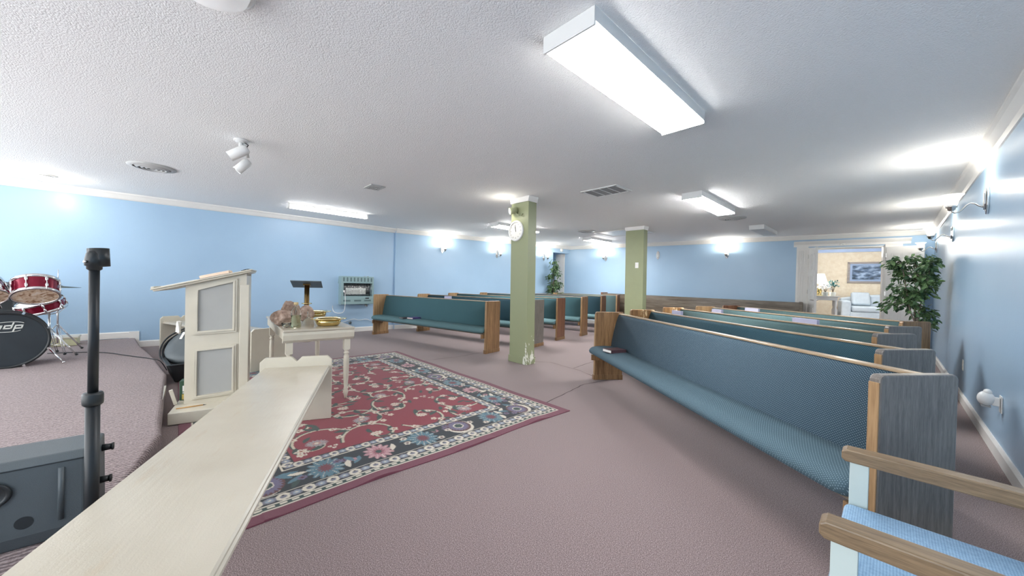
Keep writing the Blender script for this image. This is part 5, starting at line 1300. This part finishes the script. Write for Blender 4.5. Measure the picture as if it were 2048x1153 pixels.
c = thing('sofa', 'pale blue upholstered sofa in the lounge beyond the double door', 'sofa', L_(7.88, 3.02, LF), R_(10))
def cush(x0, x1, y0, y1, z0, z1, nm, bev=0.05):
    m = MB(); m.box(x0, x1, y0, y1, z0, z1); m.build(nm, M['sofa'], c, bevel=bev, seg=4)
cush(-0.95, 0.95, -0.40, 0.42, 0.08, 0.36, 'base', 0.02)
m = MB(); n = 20; top = [(-0.92 + 1.84 * i / n, 0.72 + 0.12 * math.sin(math.pi * i / n)) for i in range(n + 1)]
m.prism([(-0.92, 0.36)] + top + [(0.92, 0.36)], 0.18, 0.42, 'Y', smooth=False); m.build('backrest', M['sofa'], c, bevel=0.05, seg=3)
cush(-0.74, -0.01, -0.42, 0.2, 0.36, 0.52, 'seat_cushion'); cush(0.01, 0.74, -0.42, 0.2, 0.36, 0.52, 'seat_cushion')
cush(-0.95, -0.75, -0.42, 0.40, 0.08, 0.66, 'arm'); cush(0.75, 0.95, -0.42, 0.40, 0.08, 0.66, 'arm')
for x, rz, lb in ((-0.52, 0.25, 'pale blue throw pillow leaning at the left end of the sofa'), (0.48, -0.25, 'pale blue throw pillow at the right end of the sofa')):
    Mp = c.matrix_basis; p = Matrix.Translation(c.location) @ Matrix.Rotation(R_(10), 4, 'Z') @ Vector((x, 0.03, 0.715))
    m = MB(); m.box(-0.2, 0.2, -0.06, 0.06, -0.18, 0.18, Matrix.Rotation(R_(-14), 4, 'X')); o = m.build('throw_pillow', M['sofa'], bevel=0.055, seg=4); o.location = p; o.rotation_euler = (0, 0, R_(10) + rz); tag(o, lb, 'pillow', 'sofa throw pillows')

c = thing('console_table', 'white console table with turned legs in the lounge', 'table', L_(6.37, 1.75, LF), R_(10)); c.scale = (1, 1, 0.94)
m = MB(); m.box(-0.42, 0.42, -0.20, 0.20, 0.80, 0.83); m.box(-0.38, 0.38, -0.17, 0.17, 0.71, 0.80); m.build('table_top', M['white'], c, bevel=0.004)
for x in (-0.34, 0.34):
    for y in (-0.13, 0.13):
        m = MB(); m.lathe([(0.02, 0), (0.03, 0.05), (0.022, 0.09), (0.035, 0.2), (0.045, 0.45), (0.022, 0.52), (0.036, 0.56), (0.036, 0.72)], 16, cx=x, cy=y); m.build('leg', M['white'], c)
Mtab = Matrix.Translation(c.location) @ Matrix.Rotation(R_(10), 4, 'Z')
p = Mtab @ Vector((0.03, 0.05, 0.781)); c = thing('table_lamp', 'lit table lamp with white tapered shade on the console', 'lamp', p)
m = MB(); m.lathe([(0.07, 0), (0.07, 0.015), (0.03, 0.03), (0.05, 0.08), (0.055, 0.13), (0.03, 0.19), (0.012, 0.22), (0.008, 0.40)], 28); m.build('lamp_base', M['brass'], c)
m = MB(); m.lathe([(0.17, 0.32), (0.10, 0.57)], 36, cap=False); m.build('lamp_shade', M['lampshade'], c)
point_light('lamp_bulb', c, (0, 0, 0.44), 7)
def posy(name, label, loc, rr, leafm, n, seed, H=0.3):
    c = thing(name, label, 'flowers' if 'flower' in name else 'plant', loc); rnd = random.Random(seed)
    m = MB(); m.lathe([(0.05, 0), (0.06, 0.02), (0.065, 0.09), (0.05, 0.10), (0, 0.09)], 20); m.build('vase', M['ceramic'], c)
    m = MB()
    for q in range(n):
        a, b = rnd.uniform(0, 6.28), rnd.uniform(-0.2, 1.2); R2 = rr * rnd.uniform(0.3, 1); p = Vector((R2 * math.cos(a) * math.cos(b), R2 * math.sin(a) * math.cos(b), 0.14 + H * 0.5 + R2 * math.sin(b)))
        d = Vector((rnd.gauss(0, 1), rnd.gauss(0, 1), rnd.gauss(0, 1))).normalized(); s_ = d.cross(Vector((0, 0, 1))).normalized(); L2 = rnd.uniform(0.04, 0.07)
        m.add([tuple(p), tuple(p + d * L2 * 0.5 + s_ * L2 * 0.35), tuple(p + d * L2), tuple(p + d * L2 * 0.5 - s_ * L2 * 0.35)], [(0, 1, 2, 3)])
    m.build('foliage', leafm, c); m = MB()
    for q in range(6): a = q; m.tube([(0, 0, 0.08), (rr * 0.3 * math.cos(a), rr * 0.3 * math.sin(a), 0.12 + H * 0.5)], 0.004, 5)
    m.build('stems', M['bark'], c)
posy('flower_arrangement', 'bushy white silk flowers on the console beside the lamp', Mtab @ Vector((0.14, -0.10, 0.781)), 0.15, M['flower'], 150, 2, 0.12)
posy('potted_plant', 'teal leafed plant at the right end of the console', Mtab @ Vector((0.30, 0.04, 0.781)), 0.14, M['leafteal'], 110, 6, 0.26)
c = thing('window_1', None, None); struct(c)
m = MB(); m.box(4.6, 4.61, 2.0, 2.7, 1.45, 2.0, MBW); m.build('window_pane', emis('daylight_pane', (0.62, 0.76, 1.0, 1), 1.3), c)
m = MB()
for (a, b, e_, f_) in ((1.95, 2.75, 1.30, 1.35), (1.95, 2.75, 1.95, 2.0), (1.95, 2.0, 1.3, 2.0), (2.7, 2.75, 1.3, 2.0)): m.box(4.6, 4.64, a, b, e_, f_, MBW)
m.build('window_frame', M['white'], c)
p = L_(7.0, 1.9, CH); c = thing('dome_light', 'white dome ceiling light added to brighten the lounge behind the doorway', 'ceiling light', p)  # added lamp, fills the lounge with light
m = MB(); m.lathe([(0.2, -0.001), (0.2, -0.03), (0.17, -0.07), (0.09, -0.10), (0, -0.11)], 36); m.build('dome', emis('lounge_fill_dome', (1, 0.98, 0.95, 1), 3), c)
point_light('lounge_fill_bulb', c, (0, 0, -0.2), 22, (1, 0.97, 0.92), 0.12)
